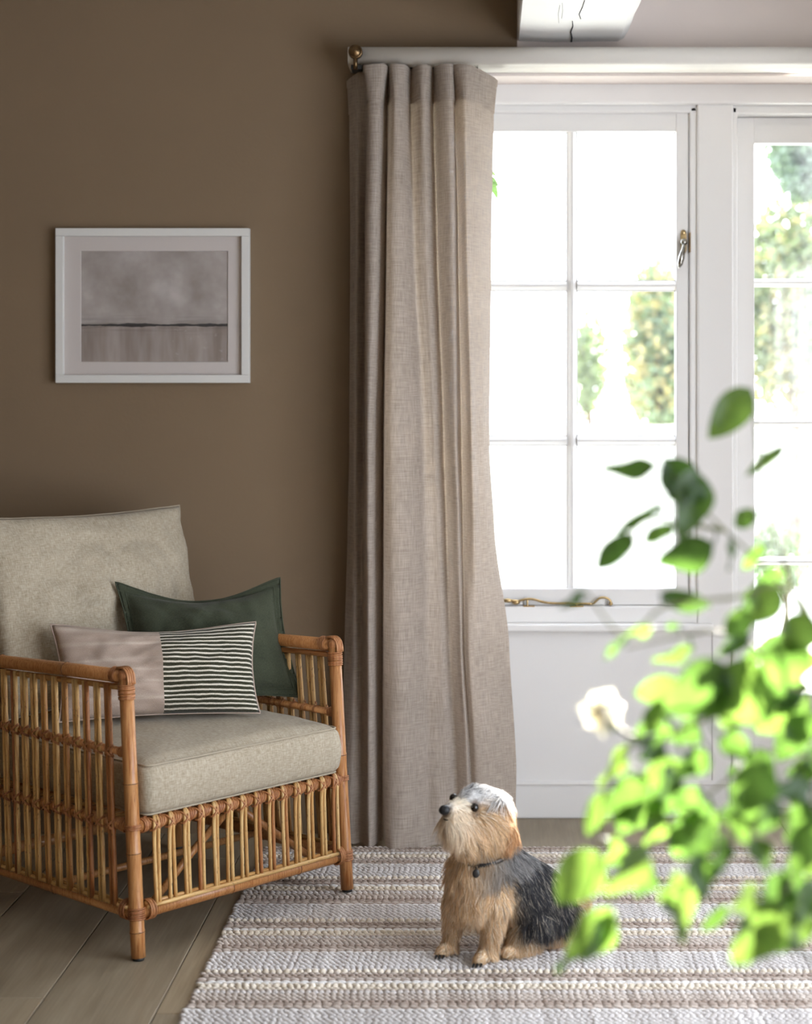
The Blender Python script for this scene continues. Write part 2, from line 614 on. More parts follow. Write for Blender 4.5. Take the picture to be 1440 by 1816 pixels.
for a in range(4):
    y0, y1 = SWY0 + (SWY1 - SWY0) * a / 4, SWY0 + (SWY1 - SWY0) * (a + 1) / 4
    MB().box(XR + 0.054, XR + 0.057, y0 + 0.02, y1 - 0.02, SWZ0 + 0.055, SWZ1 - 0.045).build('pane', M_GLASS, w3, False)

# oak beam painted white, running out of the wall over the viewer
bx0, bx1 = XB0 + 0.001, (1108 - PPX) / FPX * YW
bz = at(0, 75, YW).z
bm_pts = []
NB = 60
for k in range(NB + 1):
    y = YW - 0.004 - (YW - 0.004 - YF) * k / NB
    w = 0.006 * noise.noise(Vector((y * 1.3, 2.0, 0))) + 0.004 * noise.noise(Vector((y * 5, 7.0, 0)))
    sl = 0.016 * (YW - y)
    ring = [(bx0, ZC), (bx0, bz + 0.012), (bx0 + 0.004, bz + 0.003), (bx0 + 0.10, bz - 0.001), (bx0 + 0.2, bz + 0.001 + w * .5),
            (bx1 - 0.02 + w, bz + 0.002), (bx1 - 0.003 + w + sl, bz + 0.012), (bx1 + 0.006 + w + sl, bz + 0.05), (bx1 + 0.012 + w * 1.4 + sl, ZC)]
    bm_pts.append([(x, y, z) for x, z in ring])
mb = MB()
n = len(bm_pts[0])
mb.add([p for r in bm_pts for p in r], [(i * n + k, (i + 1) * n + k, (i + 1) * n + k + 1, i * n + k + 1) for i in range(NB) for k in range(n - 1)] + [tuple(range(n))])
beam = struct(mb.build('ceiling_beam', M_BEAM, None, False))


def crack(px, w0, w1):
    """a split in the beam's underside: a sunk dark wedge along a jagged line"""
    pts = [on for on in px]
    v = []
    for i, (x, y) in enumerate(pts):
        Y = (bz - CAMH) * FPX / (PPY - y)
        X = (x - PPX) / FPX * Y
        t = i / (len(pts) - 1)
        w = w0 + (w1 - w0) * t
        v += [(X - w, Y, bz - 0.0016), (X + w, Y, bz - 0.0016), (X, Y, bz + 0.01)]
    f = []
    for i in range(len(pts) - 1):
        a, b = i * 3, i * 3 + 3
        f += [(a, a + 1, b + 1, b), (a + 1, a + 2, b + 2, b + 1), (a + 2, a, b, b + 2)]
    return MB().add(v, f).build('crack', M_CRACK, beam, False)


crack([(1013, 74), (1014, 66), (1012, 56), (1016, 46), (1015, 36)], 0.0030, 0.0010)
crack([(1030, 33), (1027, 25), (1033, 12), (1037, 0)], 0.0010, 0.0008)
crack([(991, 40), (990, 24), (993, 8)], 0.0004, 0.0004)
crack([(996, 32), (998, 18), (997, 4)], 0.0004, 0.0003)

# ------------------------------------------------------------------ casement window in its white panelling
S = FPX / YG


def X5(px): return (px - PPX) / S
def Z5(py): return CAMH - (py - PPY) / S


w1 = struct(empty('window_1', (X5(1000), YG, Z5(1103))))
w1i = w1.location.copy()


def wbox(name, a, b, c, d, y0, y1, m=M_WHITE, parent=None, bev=0.003):
    """a board given by its place on the window wall: left, right, top, bottom pixels"""
    o = bev_box(name, X5(a), X5(b), y0, y1, Z5(d), Z5(c), m, parent, bev)
    if parent is w1: o.location = -w1i
    return o


XE = PPX + 1.66 * S      # right end of the joinery, out of frame
JL = XREV * S + PPX
wbox('head_rail', JL, XE, 137, 188, YG - 0.045, YG + 0.09, parent=w1, bev=0.008)
wbox('head_soffit', JL, XE, 112, 139, YG - 0.015, YG + 0.09, M_GREIGE, parent=w1)
o = bev_box('lintel_soffit', XREV, 1.66, YW + 0.001, YG - 0.016, 2.2505, 2.2615, M_GREIGE, w1, 0.0); o.location = -w1i
wbox('head_bead', JL + 26, 1236, 186, 201, YG - 0.012, YG + 0.05, parent=w1, bev=0.006)
wbox('jamb', JL, JL + 30, 186, 1104, YG - 0.03, YG + 0.09, parent=w1)
wbox('jamb_bead', 1222.5, 1237, 190, 1076, YG - 0.012, YG + 0.05, parent=w1, bev=0.005)
wbox('mullion_post', 1235, 1298, 186, 1110, YG - 0.028, YG + 0.10, parent=w1, bev=0.006)
wbox('bottom_frame', JL, 1237, 1074, 1104, YG - 0.02, YG + 0.09, parent=w1, bev=0.006)
# sash
wbox('sash_top_rail', JL + 28, 1223, 200, 233, YG + 0.004, YG + 0.046, parent=w1)
wbox('sash_bottom_rail', JL + 28, 1223, 1044, 1073.5, YG + 0.004, YG + 0.046, parent=w1)
wbox('sash_stile', 1199, 1221.5, 200, 1073, YG + 0.002, YG + 0.046, parent=w1)
wbox('sash_stile', JL + 29, 796, 200, 1073, YG + 0.002, YG + 0.046, parent=w1)


def glazing_bar(nm, x0, x1, y0, y1, parent, Y0, depth=0.034, vert=True):
    """a moulded bar: broad at the glass, narrow nose towards the room"""
    if vert:
        w = x1 - x0
        prof = [(x0, Y0 + depth), (x0, Y0 + 0.018), (x0 + w * 0.3, Y0 + 0.004), (x0 + w * 0.4, Y0), (x1 - w * 0.4, Y0), (x1 - w * 0.3, Y0 + 0.004), (x1, Y0 + 0.018), (x1, Y0 + depth)]
        v = [(x, y, y0) for x, y in prof] + [(x, y, y1) for x, y in prof]
    else:
        w = y1 - y0
        prof = [(y0, Y0 + depth), (y0, Y0 + 0.018), (y0 + w * 0.3, Y0 + 0.004), (y0 + w * 0.4, Y0), (y1 - w * 0.4, Y0), (y1 - w * 0.3, Y0 + 0.004), (y1, Y0 + 0.018), (y1, Y0 + depth)]
        v = [(x0, y, z) for z, y in prof] + [(x1, y, z) for z, y in prof]
    n = len(prof)
    f = [(i, (i + 1) % n, (i + 1) % n + n, i + n) for i in range(n)] + [tuple(range(n - 1, -1, -1)), tuple(range(n, 2 * n))]
    o = MB().add(v, f).build(nm, M_WHITE, parent, False)
    return o


cols = [(796, 1006), (1024, 1199)]
rows = [(233, 497), (515, 773), (790, 1044)]
o = glazing_bar('glazing_bar', X5(1005.5), X5(1024.5), Z5(1045), Z5(232), w1, YG + 0.008); o.location = -w1i
for a, b in ((497, 515), (773, 790)):
    for c, d in ((795, 1006), (1024, 1200)):
        o = glazing_bar('glazing_bar', X5(c), X5(d), Z5(b + 0.5), Z5(a - 0.5), w1, YG + 0.008, vert=False); o.location = -w1i
for c, d in cols:
    for a, b in rows:
        o = MB().box(X5(c - 2), X5(d + 2), YG + 0.030, YG + 0.033, Z5(b + 2), Z5(a - 2)).build('pane', M_GLASS, w1, False); o.location = -w1i
# inner beads round each pane, so the rebates read
for c, d in cols:
    for a, b in rows:
        m = MB()
        t = 0.006
        x0, x1, z0, z1 = X5(c) - 0.001, X5(d) + 0.001, Z5(b) - 0.001, Z5(a) + 0.001
        m.box(x0, x0 + t * .5, YG + 0.024, YG + 0.0305, z0, z1).box(x1 - t * .5, x1, YG + 0.024, YG + 0.0305, z0, z1)
        m.box(x0, x1, YG + 0.024, YG + 0.0305, z0, z0 + t * .5).box(x0, x1, YG + 0.024, YG + 0.0305, z1 - t * .5, z1)
        o = m.build('pane_bead', M_WHITE, w1, False); o.location = -w1i

# espagnolette handle on the stile
hx, hz = X5(1212.5), Z5(438)
hy = YG + 0.002
plate = MB()
plate.box(hx - 0.010, hx + 0.008, hy - 0.005, hy, hz - 0.012, hz + 0.042)
plate.ball((hx - 0.001, hy - 0.004, hz + 0.045), (0.008, 0.004, 0.008))
plate.ball((hx - 0.001, hy - 0.003, hz - 0.014), (0.008, 0.003, 0.008))
o = plate.build('handle_plate', M_BRASS, w1, False); o.location = -w1i
hd = MB()
hd.tube([(hx, hy - 0.003, hz + 0.014), (hx - 0.001, hy - 0.022, hz + 0.014)], 0.0085, 12)
hd.ball((hx - 0.001, hy - 0.022, hz + 0.014), (0.0105, 0.006, 0.0105))
hd.tube([(hx - 0.001, hy - 0.024, hz + 0.010), (hx - 0.004, hy - 0.026, hz - 0.010), (hx - 0.010, hy - 0.027, hz - 0.035), (hx - 0.0145, hy - 0.026, hz - 0.055), (hx - 0.018, hy - 0.025, hz - 0.067)],
        [0.0055, 0.0062, 0.0098, 0.0085, 0.002], 12)
o = hd.build('handle', M_STEEL, w1); o.location = -w1i
kp = MB().box(X5(1221.5), X5(1224), YG - 0.012, YG + 0.01, Z5(448), Z5(413))
o = kp.build('keeper', M_DBRASS, w1, False); o.location = -w1i
# casement stay lying along the bottom rail
sy = YG - 0.012
st = MB()
path = [at(892, 1064, sy), at(905, 1064.5, sy), at(918, 1066, sy), at(930, 1063, sy), at(945, 1062.5, sy), at(965, 1068, sy), at(985, 1070, sy), at(1020, 1070, sy), at(1052, 1071, sy)]
st.tube(cr(path, 4), 0.0036, 8)
hook = [at(1052, 1071, sy), at(1057, 1066, sy), at(1064, 1060.5, sy), at(1074, 1060, sy), at(1081, 1064, sy), at(1084, 1070, sy)]
st.tube(cr(hook, 4), 0.0036, 8)
st.ball(at(1083, 1070.5, sy), 0.0068)
o = st.build('stay_bar', M_BRASS, w1); o.location = -w1i
sb = MB()
sb.ball(at(900, 1065, sy), (0.016, 0.007, 0.0065)).ball(at(915, 1068, sy), (0.013, 0.008, 0.008)).ball(at(890, 1064, sy), (0.006, 0.006, 0.006))
o = sb.build('stay_pivot', M_BRASS, w1); o.location = -w1i
sp = MB().box(X5(928), X5(948), sy - 0.006, YG + 0.004, Z5(1075), Z5(1073))
sp.tube([at(935, 1074, sy), at(935, 1064, sy)], 0.0035, 8)
sp.box(X5(1010), X5(1034), sy - 0.006, YG + 0.004, Z5(1075), Z5(1073)).tube([at(1022, 1074, sy), at(1022, 1068, sy)], 0.0035, 8)
o = sp.build('stay_peg', M_BRASS, w1, False); o.location = -w1i

# panelling below
wg = struct(wbox('wall_window', JL, 1262, 1112, 1452, YG, YG + 0.20, bev=0.0))
bev_box('window_sill', X5(JL), X5(1262), YG - 0.060, YG + 0.06, Z5(1116), Z5(1103), M_WHITE, wg, 0.006, 3)
bev_box('end_panel', X5(1262.8), X5(1297.5), YG - 0.001, YG + 0.12, 0.0, Z5(1090), M_WHITE, wg, 0.003)
prism('panel_moulding', [(YG + 0.001, Z5(1393)), (YG - 0.010, Z5(1392)), (YG - 0.012, Z5(1389)), (YG - 0.008, Z5(1387)), (YG - 0.004, Z5(1385)), (YG + 0.001, Z5(1384))], X5(JL), X5(1297), M_WHITE, wg)
bev_box('skirting', X5(JL), X5(1297), YG - 0.005, YG + 0.002, 0.003, Z5(1392), M_WHITE, wg, 0.0015)

# ------------------------------------------------------------------ glazed door
YD = 5.245
SD = FPX / (YD + 0.01)


def XD(px): return (px - PPX) / SD
def ZD(py): return CAMH - (py - PPY) / SD


d1 = struct(empty('door_1', (1.16, YD, 0.0)))
di = d1.location.copy()


def dbox(nm, x0, x1, z0, z1, y0, y1, m=M_WHITE, bev=0.003):
    o = bev_box(nm, x0, x1, y0, y1, z0, z1, m, d1, bev)
    o.location = -di
    return o


DX0, DX1 = XD(1306), 1.545
dbox('frame_bead', X5(1297.5), X5(1307), 0.0, Z5(190), YG - 0.012, YD + 0.06, bev=0.005)
dbox('frame_head', X5(1297.5), 1.60, Z5(203), Z5(187), YG - 0.012, YD + 0.06, bev=0.005)
dbox('frame_jamb', 1.55, 1.66, 0.0, Z5(187), YG - 0.03, YD + 0.06)
dbox('hinge_stile', DX0, XD(1337), 0.02, Z5(204), YD, YD + 0.045)
dbox('lock_stile', 1.475, 1.545, 0.02, Z5(204), YD, YD + 0.045)
dbox('top_rail', XD(1336), 1.476, ZD(255), Z5(204), YD + 0.001, YD + 0.045)
dbox('bottom_rail', XD(1336), 1.476, 0.02, 0.10, YD + 0.001, YD + 0.045)
dbox('bottom_panel', XD(1336), 1.476, 0.095, ZD(1232) - 0.06, YD + 0.014, YD + 0.03)
dbox('lock_rail', XD(1336), 1.476, ZD(1232) - 0.065, ZD(1232), YD + 0.001, YD + 0.045)
dbox('threshold', X5(1297), 1.62, -0.0, 0.014, YD - 0.03, YD + 0.10, M_PLANK)
hb = MB().box(1.495, 1.525, YD - 0.006, YD, 0.94, 1.12).tube([(1.51, YD, 1.05), (1.51, YD - 0.045, 1.05), (1.49, YD - 0.05, 1.05), (1.40, YD - 0.05, 1.045)], 0.008, 10)
o = hb.build('handle', M_STEEL, d1, False); o.location = -di
dcols = [(XD(1337), 1.145), (1.172, 1.476)]
drows = [(255, 494), (508, 742), (757, 989), (1003, 1232)]
o = glazing_bar('glazing_bar', 1.143, 1.174, ZD(1232), ZD(255), d1, YD + 0.006); o.location = -di
for a, b in ((494, 508), (742, 757), (989, 1003)):
    for c, d in dcols:
        o = glazing_bar('glazing_bar', c, d, ZD(b), ZD(a), d1, YD + 0.006, vert=False); o.location = -di
for c, d in dcols:
    for a, b in drows:
        o = MB().box(c - 0.003, d + 0.003, YD + 0.028, YD + 0.031, ZD(b) - 0.003, ZD(a) + 0.003).build('pane', M_GLASS, d1, False); o.location = -di

# ------------------------------------------------------------------ curtain rail and curtain
rail = empty('curtain_rail', at(640, 100, 4.95))
ri = rail.location.copy()
rx0, rx1 = (617 - PPX) / FPX * 4.90, 1.66
rz1, rz0 = at(0, 82, 4.90).z, at(0, 115.5, 4.90).z
prof = [(5.018, rz0), (4.925, rz0), (4.910, rz0 + 0.004)]
for k in range(9):
    a = -math.pi / 2 + 0.35 + (math.pi - 0.6) * k / 8
    prof.append((4.912 - 0.022 * math.cos(a), (rz0 + rz1) / 2 + (rz1 - rz0) / 2 * math.sin(a)))
prof += [(4.925, rz1), (5.018, rz1)]
o = prism('pelmet_board', prof, rx0, rx1, M_RAIL, rail, True); o.location = -ri
o = bev_box('glider_track', rx0 + 0.02, -0.02, 4.932, 4.955, rz0 - 0.012, rz0 - 0.0005, M_BLACK, rail, 0.001); o.location = -ri
kx, kz = at(630.5, 92, 4.88).x, at(630.5, 92, 4.88).z
kb = MB()
kb.tube([(kx, 4.892, kz), (kx, 4.876, kz), (kx, 4.872, kz), (kx, 4.869, kz), (kx, 4.864, kz)], [0.020, 0.0205, 0.0195, 0.0150, 0.0125], 24)
kb.ball((kx, 4.862, kz), (0.007, 0.003, 0.007), 16, 10)
kb.ring((kx, 4.873, kz), (0, 1, 0), 0.0175, 0.003, 24, 8)
o = kb.build('brass_knob', M_DBRASS, rail); o.location = -ri
arm = MB().tube([(kx, 4.876, kz - 0.014), (kx, 4.878, kz - 0.035), (kx, 4.884, kz - 0.050)], 0.0066, 10)
o = arm.build('end_bracket', M_DBRASS, rail); o.location = -ri
o = bev_box('track_end_shade', kx - 0.014, kx + 0.018, 4.885, 4.96, rz0 - 0.014, rz0 - 0.001, M_BLACK, rail, 0.002); o.location = -ri  # end box made black in place of the shade below the knob
tag(rail, 'white round-fronted curtain rail with a small brass end knob above the linen curtain', 'curtain rail')

CP = {
    118: ([612, 632, 645, 650, 683, 688, 694, 706, 719, 728, 743, 759, 768, 777, 801, 803, 806, 822, 838, 858, 881],
          [-9, -4, -2, 3, 3, -5, 2, 3.2, 2, -3, 2, 2, -3, 2, 3, -5, 2, 4, 3, -2, -8]),
    178: ([615, 632, 651, 655, 677, 684, 696, 706, 720, 728, 744, 757, 768, 780, 803, 806, 811, 822, 835, 857, 876],
          [-7, -3, -3, 3, 3, -6, 2, 3.2, 1, -3, 2, 2, -3, 2, 3, -5, 1, 4, 3, -1, -6]),
    400: ([618, 632, 647, 651, 674, 681, 689, 705, 722, 732, 746, 760, 773, 782, 806, 811, 817, 826, 838, 855, 872],
          [-4, -1, -3, 4, 4, -7, 3, 5, 3, 0, 1, 1, -3, 1, 3, -4, -1, 4, 3, 0, -4]),
    800: ([617, 630, 645, 652, 666, 675, 686, 706, 736, 750, 764, 774, 786, 795, 810, 817, 826, 836, 846, 858, 868],
          [-3, 0, -2, 5, 4, -7, 4, 6, 3, 0, 0, 0, -3, 0, 2, -3, -1, 4, 2, 0, -3]),
    950: ([614, 629, 643, 653, 666, 675, 686, 708, 738, 753, 767, 780, 791, 800, 814, 820, 828, 840, 852, 865, 877],
          [-3, 0, -1, 5.5, 4, -7, 4.5, 7, 4, 1, 0.5, 0.5, -2, 1, 3, -1, 1, 4, 2, 0, -3]),
    1150: ([610, 628, 642, 654, 666, 676, 685, 710, 738, 755, 770, 785, 797, 806, 818, 824, 831, 846, 862, 880, 903],
           [-2, 1, 0, 6, 4, -6, 5, 8, 5, 2, 2, 2, 0, 2, 4, 1, 5, 4, 2, 0, -3]),
    1380: ([603, 624, 640, 656, 667, 676, 685, 711, 740, 759, 776, 793, 807, 817, 829, 836, 844, 860, 876, 894, 916],
           [-1, 2, 1, 6.5, 4, -5.5, 6, 9.5, 6.5, 3.5, 3.5, 3, 1, 3, 5, 3, 5.5, 5, 3, 1, -2]),
    1500: ([598, 622, 640, 657, 668, 678, 688, 712, 740, 762, 780, 798, 812, 822, 834, 842, 850, 866, 882, 898, 914],
           [0, 3, 2, 8, 4, -4, 8, 11, 8, 5, 5, 4, 2, 4, 6, 4, 6, 5, 3, 1, -2]),
}
YC = 4.905
DEP = {118: .0105, 178: .0125, 400: .0150, 800: .0150, 950: .0140, 1150: .0115, 1380: .0085, 1500: .0072}
NS, NR = 9, 110
keys = sorted(CP)
lev = {}
for k in keys:
    xs, ds = CP[k]
    lev[k] = cr([((x - PPX) / FPX * YC, YC - d * DEP[k], 0) for x, d in zip(xs, ds)], NS)
ncol = len(lev[keys[0]])
cv = []
z_front, z_bot = at(0, 113.5, 4.87).z, 0.006
top_d = [ (p.y - YC) for p in lev[118]]
for j in range(NR + 1):
    t = j / NR
    py = 117 + (1512 - 117) * t
    i = 0
    while i < len(keys) - 2 and py > keys[i + 1]: i += 1
    k0, k1 = keys[i], keys[i + 1]
    f = min(1, max(0, (py - k0) / (k1 - k0)))
    f = f * f * (3 - 2 * f) * 0.5 + f * 0.5
    for c in range(ncol):
        p = lev[k0][c].lerp(lev[k1][c], f)
        s = c / ncol
        # the heading stands up in front of the rail on the forward folds and tucks below it elsewhere
        ztc = (z_front if lev[118][c].y < 4.880 else rz0 - 0.004) - 0.026 * abs(2 * s - 1) ** 7 + 0.002 * noise.noise(Vector((s * 60, 0, 2)))
        z = ztc + (z_bot - ztc) * t
        wv = 0.005 * noise.noise(Vector((s * 9, z * 1.6, 3))) + 0.0025 * noise.noise(Vector((s * 22, z * 5, 9)))
        # slouch where the cloth meets the floor
        if z < 0.22:
            q = (1 - z / 0.22)
            wv += -0.035 * q * q * noise.noise(Vector((s * 13, z * 9, 1))) - 0.012 * q * q
            if z < 0.05:
                z = 0.006 + max(0, z - 0.006) * 0.9 + 0.016 * max(0, noise.noise(Vector((s * 16, 0, 5)))) * (1 - z / 0.05)
        cv.append((p.x, p.y + wv, z))
# stitched length for the cloth's own coordinates
arc = [0.0]
for c in range(1, ncol):
    arc.append(arc[-1] + (lev[400][c] - lev[400][c - 1]).length)
cf = [(j * ncol + c, j * ncol + c + 1, (j + 1) * ncol + c + 1, (j + 1) * ncol + c) for j in range(NR) for c in range(ncol - 1)]
me = bpy.data.meshes.new('cloth')
me.from_pydata(cv, [], cf)
uvl = me.uv_layers.new(name='UVMap')
for poly in me.polygons:
    for li in poly.loop_indices:
        vi = me.loops[li].vertex_index
        uvl.data[li].uv = (arc[vi % ncol], cv[vi][2])
me.materials.append(M_CURTAIN)
me.polygons.foreach_set('use_smooth', [True] * len(me.polygons))
curt = empty('curtain', (-0.16, YC, 0))
cl = link('cloth', me, curt, loc=(0.16, -YC, 0))
# hem band: a second layer over the heading and along the foot, edged with stitching
def band(name, j0, j1, off):
    v, uvs = [], []
    for j in range(j0, j1 + 1):
        for c in range(ncol):
            p = Vector(cv[j * ncol + c])
            a = Vector(cv[j * ncol + max(c - 1, 0)]); b = Vector(cv[j * ncol + min(c + 1, ncol - 1)])
            nrm = (b - a).cross(Vector((0, 0, 1))).normalized()
            if nrm.y > 0 and False: nrm = -nrm
            v.append(p + nrm * off)
            uvs.append((arc[c], p.z))
    R = j1 - j0
    f = [(j * ncol + c, j * ncol + c + 1, (j + 1) * ncol + c + 1, (j + 1) * ncol + c) for j in range(R) for c in range(ncol - 1)]
    m = bpy.data.meshes.new(name)
    m.from_pydata(v, [], f)
    ul = m.uv_layers.new(name='UVMap')
    for lp in m.loops: ul.data[lp.index].uv = uvs[lp.vertex_index]
    m.materials.append(M_CURTAIN)
    m.polygons.foreach_set('use_smooth', [True] * len(m.polygons))
    return link(name, m, curt, loc=(0.16, -YC, 0))


band('heading_band', 0, 5, 0.0022)
band('heading_tape', 0, 1, 0.0040)
tag(curt, 'floor-length natural linen curtain gathered in folds beside the casement window', 'curtain')

# ------------------------------------------------------------------ framed picture
YP = YW - 0.028
fx0, fx1, fz1, fz0 = at(98, 0, YP).x, at(442, 0, YP).x, at(0, 404.5, YP).z, at(0, 679, YP).z
pic = empty('framed_picture', ((fx0 + fx1) / 2, YW, (fz0 + fz1) / 2))
pi_ = pic.location.copy()
fw = 0.0235


M_FRAME = paint('picture_frame_white', (0.62, 0.61, 0.585), 0.45, 0.02, 0.02, 60, 0.4)


def pbox(nm, *a, m=M_FRAME, bev=0.0015):
    o = bev_box(nm, *a, m, pic, bev)
    o.location = -pi_
    return o


pbox('frame_rail', fx0, fx1, YP, YW - 0.001, fz1 - fw, fz1)
pbox('frame_rail', fx0, fx1, YP, YW - 0.001, fz0, fz0 + fw)
pbox('frame_stile', fx0, fx0 + fw, YP, YW - 0.001, fz0 + fw, fz1 - fw)
pbox('frame_stile', fx1 - fw, fx1, YP, YW - 0.001, fz0 + fw, fz1 - fw)
ax0, ax1, az1, az0 = at(141, 0, YP).x, at(403, 0, YP).x, at(0, 444, YP).z, at(0, 642, YP).z
M_MAT = paint('mount_card', (0.58, 0.53, 0.505), 0.9, 0.02, 0.03, 60, 0.1)
mm = MB()
gx0, gx1, gz0, gz1 = fx0 + fw, fx1 - fw, fz0 + fw, fz1 - fw
ym, yb = YP + 0.014, YP + 0.0165
mm.add([(gx0, ym, gz0), (gx1, ym, gz0), (gx1, ym, gz1), (gx0, ym, gz1), (ax0, ym, az0), (ax1, ym, az0), (ax1, ym, az1), (ax0, ym, az1),
        (ax0 + .0012, yb, az0 + .0012), (ax1 - .0012, yb, az0 + .0012), (ax1 - .0012, yb, az1 - .0012), (ax0 + .0012, yb, az1 - .0012)],
       [(0, 1, 5, 4), (1, 2, 6, 5), (2, 3, 7, 6), (3, 0, 4, 7), (4, 5, 9, 8), (5, 6, 10, 9), (6, 7, 11, 10), (7, 4, 8, 11)])
o = mm.build('mount', M_MAT, pic, False); o.location = -pi_


def art_mat():
    """a misty shoreline: pale sky, a dark broken horizon, softer reflections below"""
    M = Mat('misty_shoreline_print')
    tc = M.n('ShaderNodeTexCoord')
    sep = M.n('ShaderNodeSeparateXYZ')
    M.l(tc.outputs['UV'], sep.inputs[0])
    u, v = sep.outputs[0], sep.outputs[1]
    cloud = M.noise(M.coords('UV', (2.2, 1.5, 1)), 1.6, 4, 0.55)
    sky = M.ramp(cloud, [(0.3, (0.27, 0.23, 0.21)), (0.55, (0.40, 0.36, 0.34)), (0.75, (0.54, 0.50, 0.48))])
    vert = M.noise(M.coords('UV', (7, 0.9, 1)), 1.0, 3, 0.6)
    sea = M.ramp(vert, [(0.3, (0.22, 0.175, 0.15)), (0.6, (0.37, 0.32, 0.295)), (0.8, (0.44, 0.40, 0.38))])
    hz = 0.335
    col = M.mix(M.math('GREATER_THAN', v, hz), sea, sky)
    # smoky streaks close to the horizon
    dist = M.math('ABSOLUTE', M.math('SUBTRACT', v, hz))
    st = M.noise(M.coords('UV', (3, 40, 1)), 1.0, 3)
    sm = M.math('MULTIPLY', M.ramp(dist, [(0.0, (1, 1, 1)), (0.11, (0, 0, 0))]), M.ramp(st, [(0.42, (0, 0, 0)), (0.62, (1, 1, 1))]))
    col = M.mix(M.math('MULTIPLY', sm, 0.45), col, (0.12, 0.10, 0.09))
    wv = M.math('MULTIPLY', M.math('SUBTRACT', M.noise(M.coords('UV', (26, 1, 1)), 1.0, 3), 0.5), 0.014)
    d2 = M.math('ABSOLUTE', M.math('SUBTRACT', M.math('SUBTRACT', v, hz), wv))
    th = M.ramp(M.noise(M.coords('UV', (4.2, 0.2, 1)), 1.0, 3), [(0.35, (0.004, 0.004, 0.004)), (0.7, (0.022, 0.022, 0.022))])
    ln = M.math('LESS_THAN', d2, th)
    col = M.mix(M.math('MULTIPLY', ln, 0.9), col, (0.022, 0.022, 0.024))
    # scratched foam low down
    sc = M.noise(M.coords('UV', (18, 26, 1), (0, 0, 0.5)), 1.0, 4, 0.7)
    foam = M.math('MULTIPLY', M.ramp(sc, [(0.60, (0, 0, 0)), (0.68, (1, 1, 1))]), M.math('LESS_THAN', v, 0.3))
    foam = M.math('MULTIPLY', foam, M.math('GREATER_THAN', u, 0.62))
    col = M.mix(M.math('MULTIPLY', foam, 0.4), col, (0.5, 0.47, 0.45))
    M.set(col, 0.7, spec=0.2)
    return M.m


me = bpy.data.meshes.new('print')
me.from_pydata([(ax0 - .002, yb + .0005, az0 - .002), (ax1 + .002, yb + .0005, az0 - .002), (ax1 + .002, yb + .0005, az1 + .002), (ax0 - .002, yb + .0005, az1 + .002)], [], [(0, 1, 2, 3)])
ul = me.uv_layers.new(name='UVMap')
for i, q in enumerate([(0, 0), (1, 0), (1, 1), (0, 1)]): ul.data[i].uv = q
me.materials.append(art_mat())
o = link('print', me, pic, loc=-pi_)


def pglass():
    M = Mat('picture_glass')
    tr = M.n('ShaderNodeBsdfTransparent')
    gl = M.n('ShaderNodeBsdfGlossy')
    gl.inputs['Roughness'].default_value = 0.03
    lw = M.n('ShaderNodeLayerWeight')
    rf = M.math('ADD', M.math('MULTIPLY', M.math('POWER', lw.outputs['Facing'], 4.0), 0.5), 0.03)
    ms = M.n('ShaderNodeMixShader')
    M.l(rf, ms.inputs[0]); M.l(tr.outputs[0], ms.inputs[1]); M.l(gl.outputs[0], ms.inputs[2])
    M.l(ms.outputs[0], M.out.inputs['Surface'])
    return M.m


o = MB().box(gx0 - .002, gx1 + .002, YP + 0.010, YP + 0.012, gz0 - .002, gz1 + .002).build('glass', pglass(), pic, False); o.location = -pi_
bpy.context.view_layer.update()
tag(pic, 'white framed misty seascape print hanging on the brown wall', 'picture')

# ------------------------------------------------------------------ rattan armchair
FLp = on_floor(246, 1703)
FRp = on_floor(616, 1581, 0.012)
Ud = (FRp - FLp); Ud.z = 0
CW = Ud.length                      # between the front posts
CRZ = math.atan2(Ud.y, Ud.x)
chair = empty('rattan_armchair', (FLp.x, FLp.y, 0), CRZ)
tag(chair, 'rattan cane armchair with lashed spindles and curved arms in front of the brown wall', 'armchair')
U2 = Vector((math.cos(CRZ), math.sin(CRZ), 0)); V2 = Vector((-math.sin(CRZ), math.cos(CRZ), 0))


def chair_w(u, v, z):
    return Vector((FLp.x, FLp.y, 0)) + U2 * u + V2 * v + Vector((0, 0, z))


def chair_l(p):
    q = Vector(p) - Vector((FLp.x, FLp.y, 0))
    return Vector((q.dot(U2), q.dot(V2), q.z))


CDp = 0.70          # depth of the frame
LEAN = 0.075        # front posts lean back towards the top


def fy(z): return LEAN * z
def byk(z): return CDp + 0.10 * z


# one cane of unit length with knots, and three knotted poles shared by all rails
def knotted(name, r, n, knots, m, ring=1.10, seg=1.0, bow=0.0, nodes=True):
    pts, rr = [], []
    ks = sorted(knots)
    zs = sorted(set([0, 1] + [k + d for k in ks for d in (-0.012, -0.004, 0.004, 0.012)] + [i / 10 for i in range(11)]))
    for z in zs:
        near = min([abs(z - k) for k in ks] + [9])
        rr.append(r * (ring if near < 0.006 else (0.97 if near < 0.02 else 1.0)))
        pts.append((bow * math.sin(math.pi * z), 0, z))
    b = MB().tube(pts, rr, n)
    return b.mesh(name, m)


CANES = [knotted('cane_mesh_%d' % i, 0.0050, 7, [random.uniform(0.08, 0.45), random.uniform(0.5, 0.92)], M_CANE) for i in range(8)]
# a dark scar ring at each knot is its own sub-part mesh shared by the canes
SCARS = [MB().ring((0, 0, z), (0, 0, 1), 0.0049, 0.0007, 9, 4).mesh('scar_mesh_%d' % i, M_NODE) for i, z in enumerate((0.0,))]


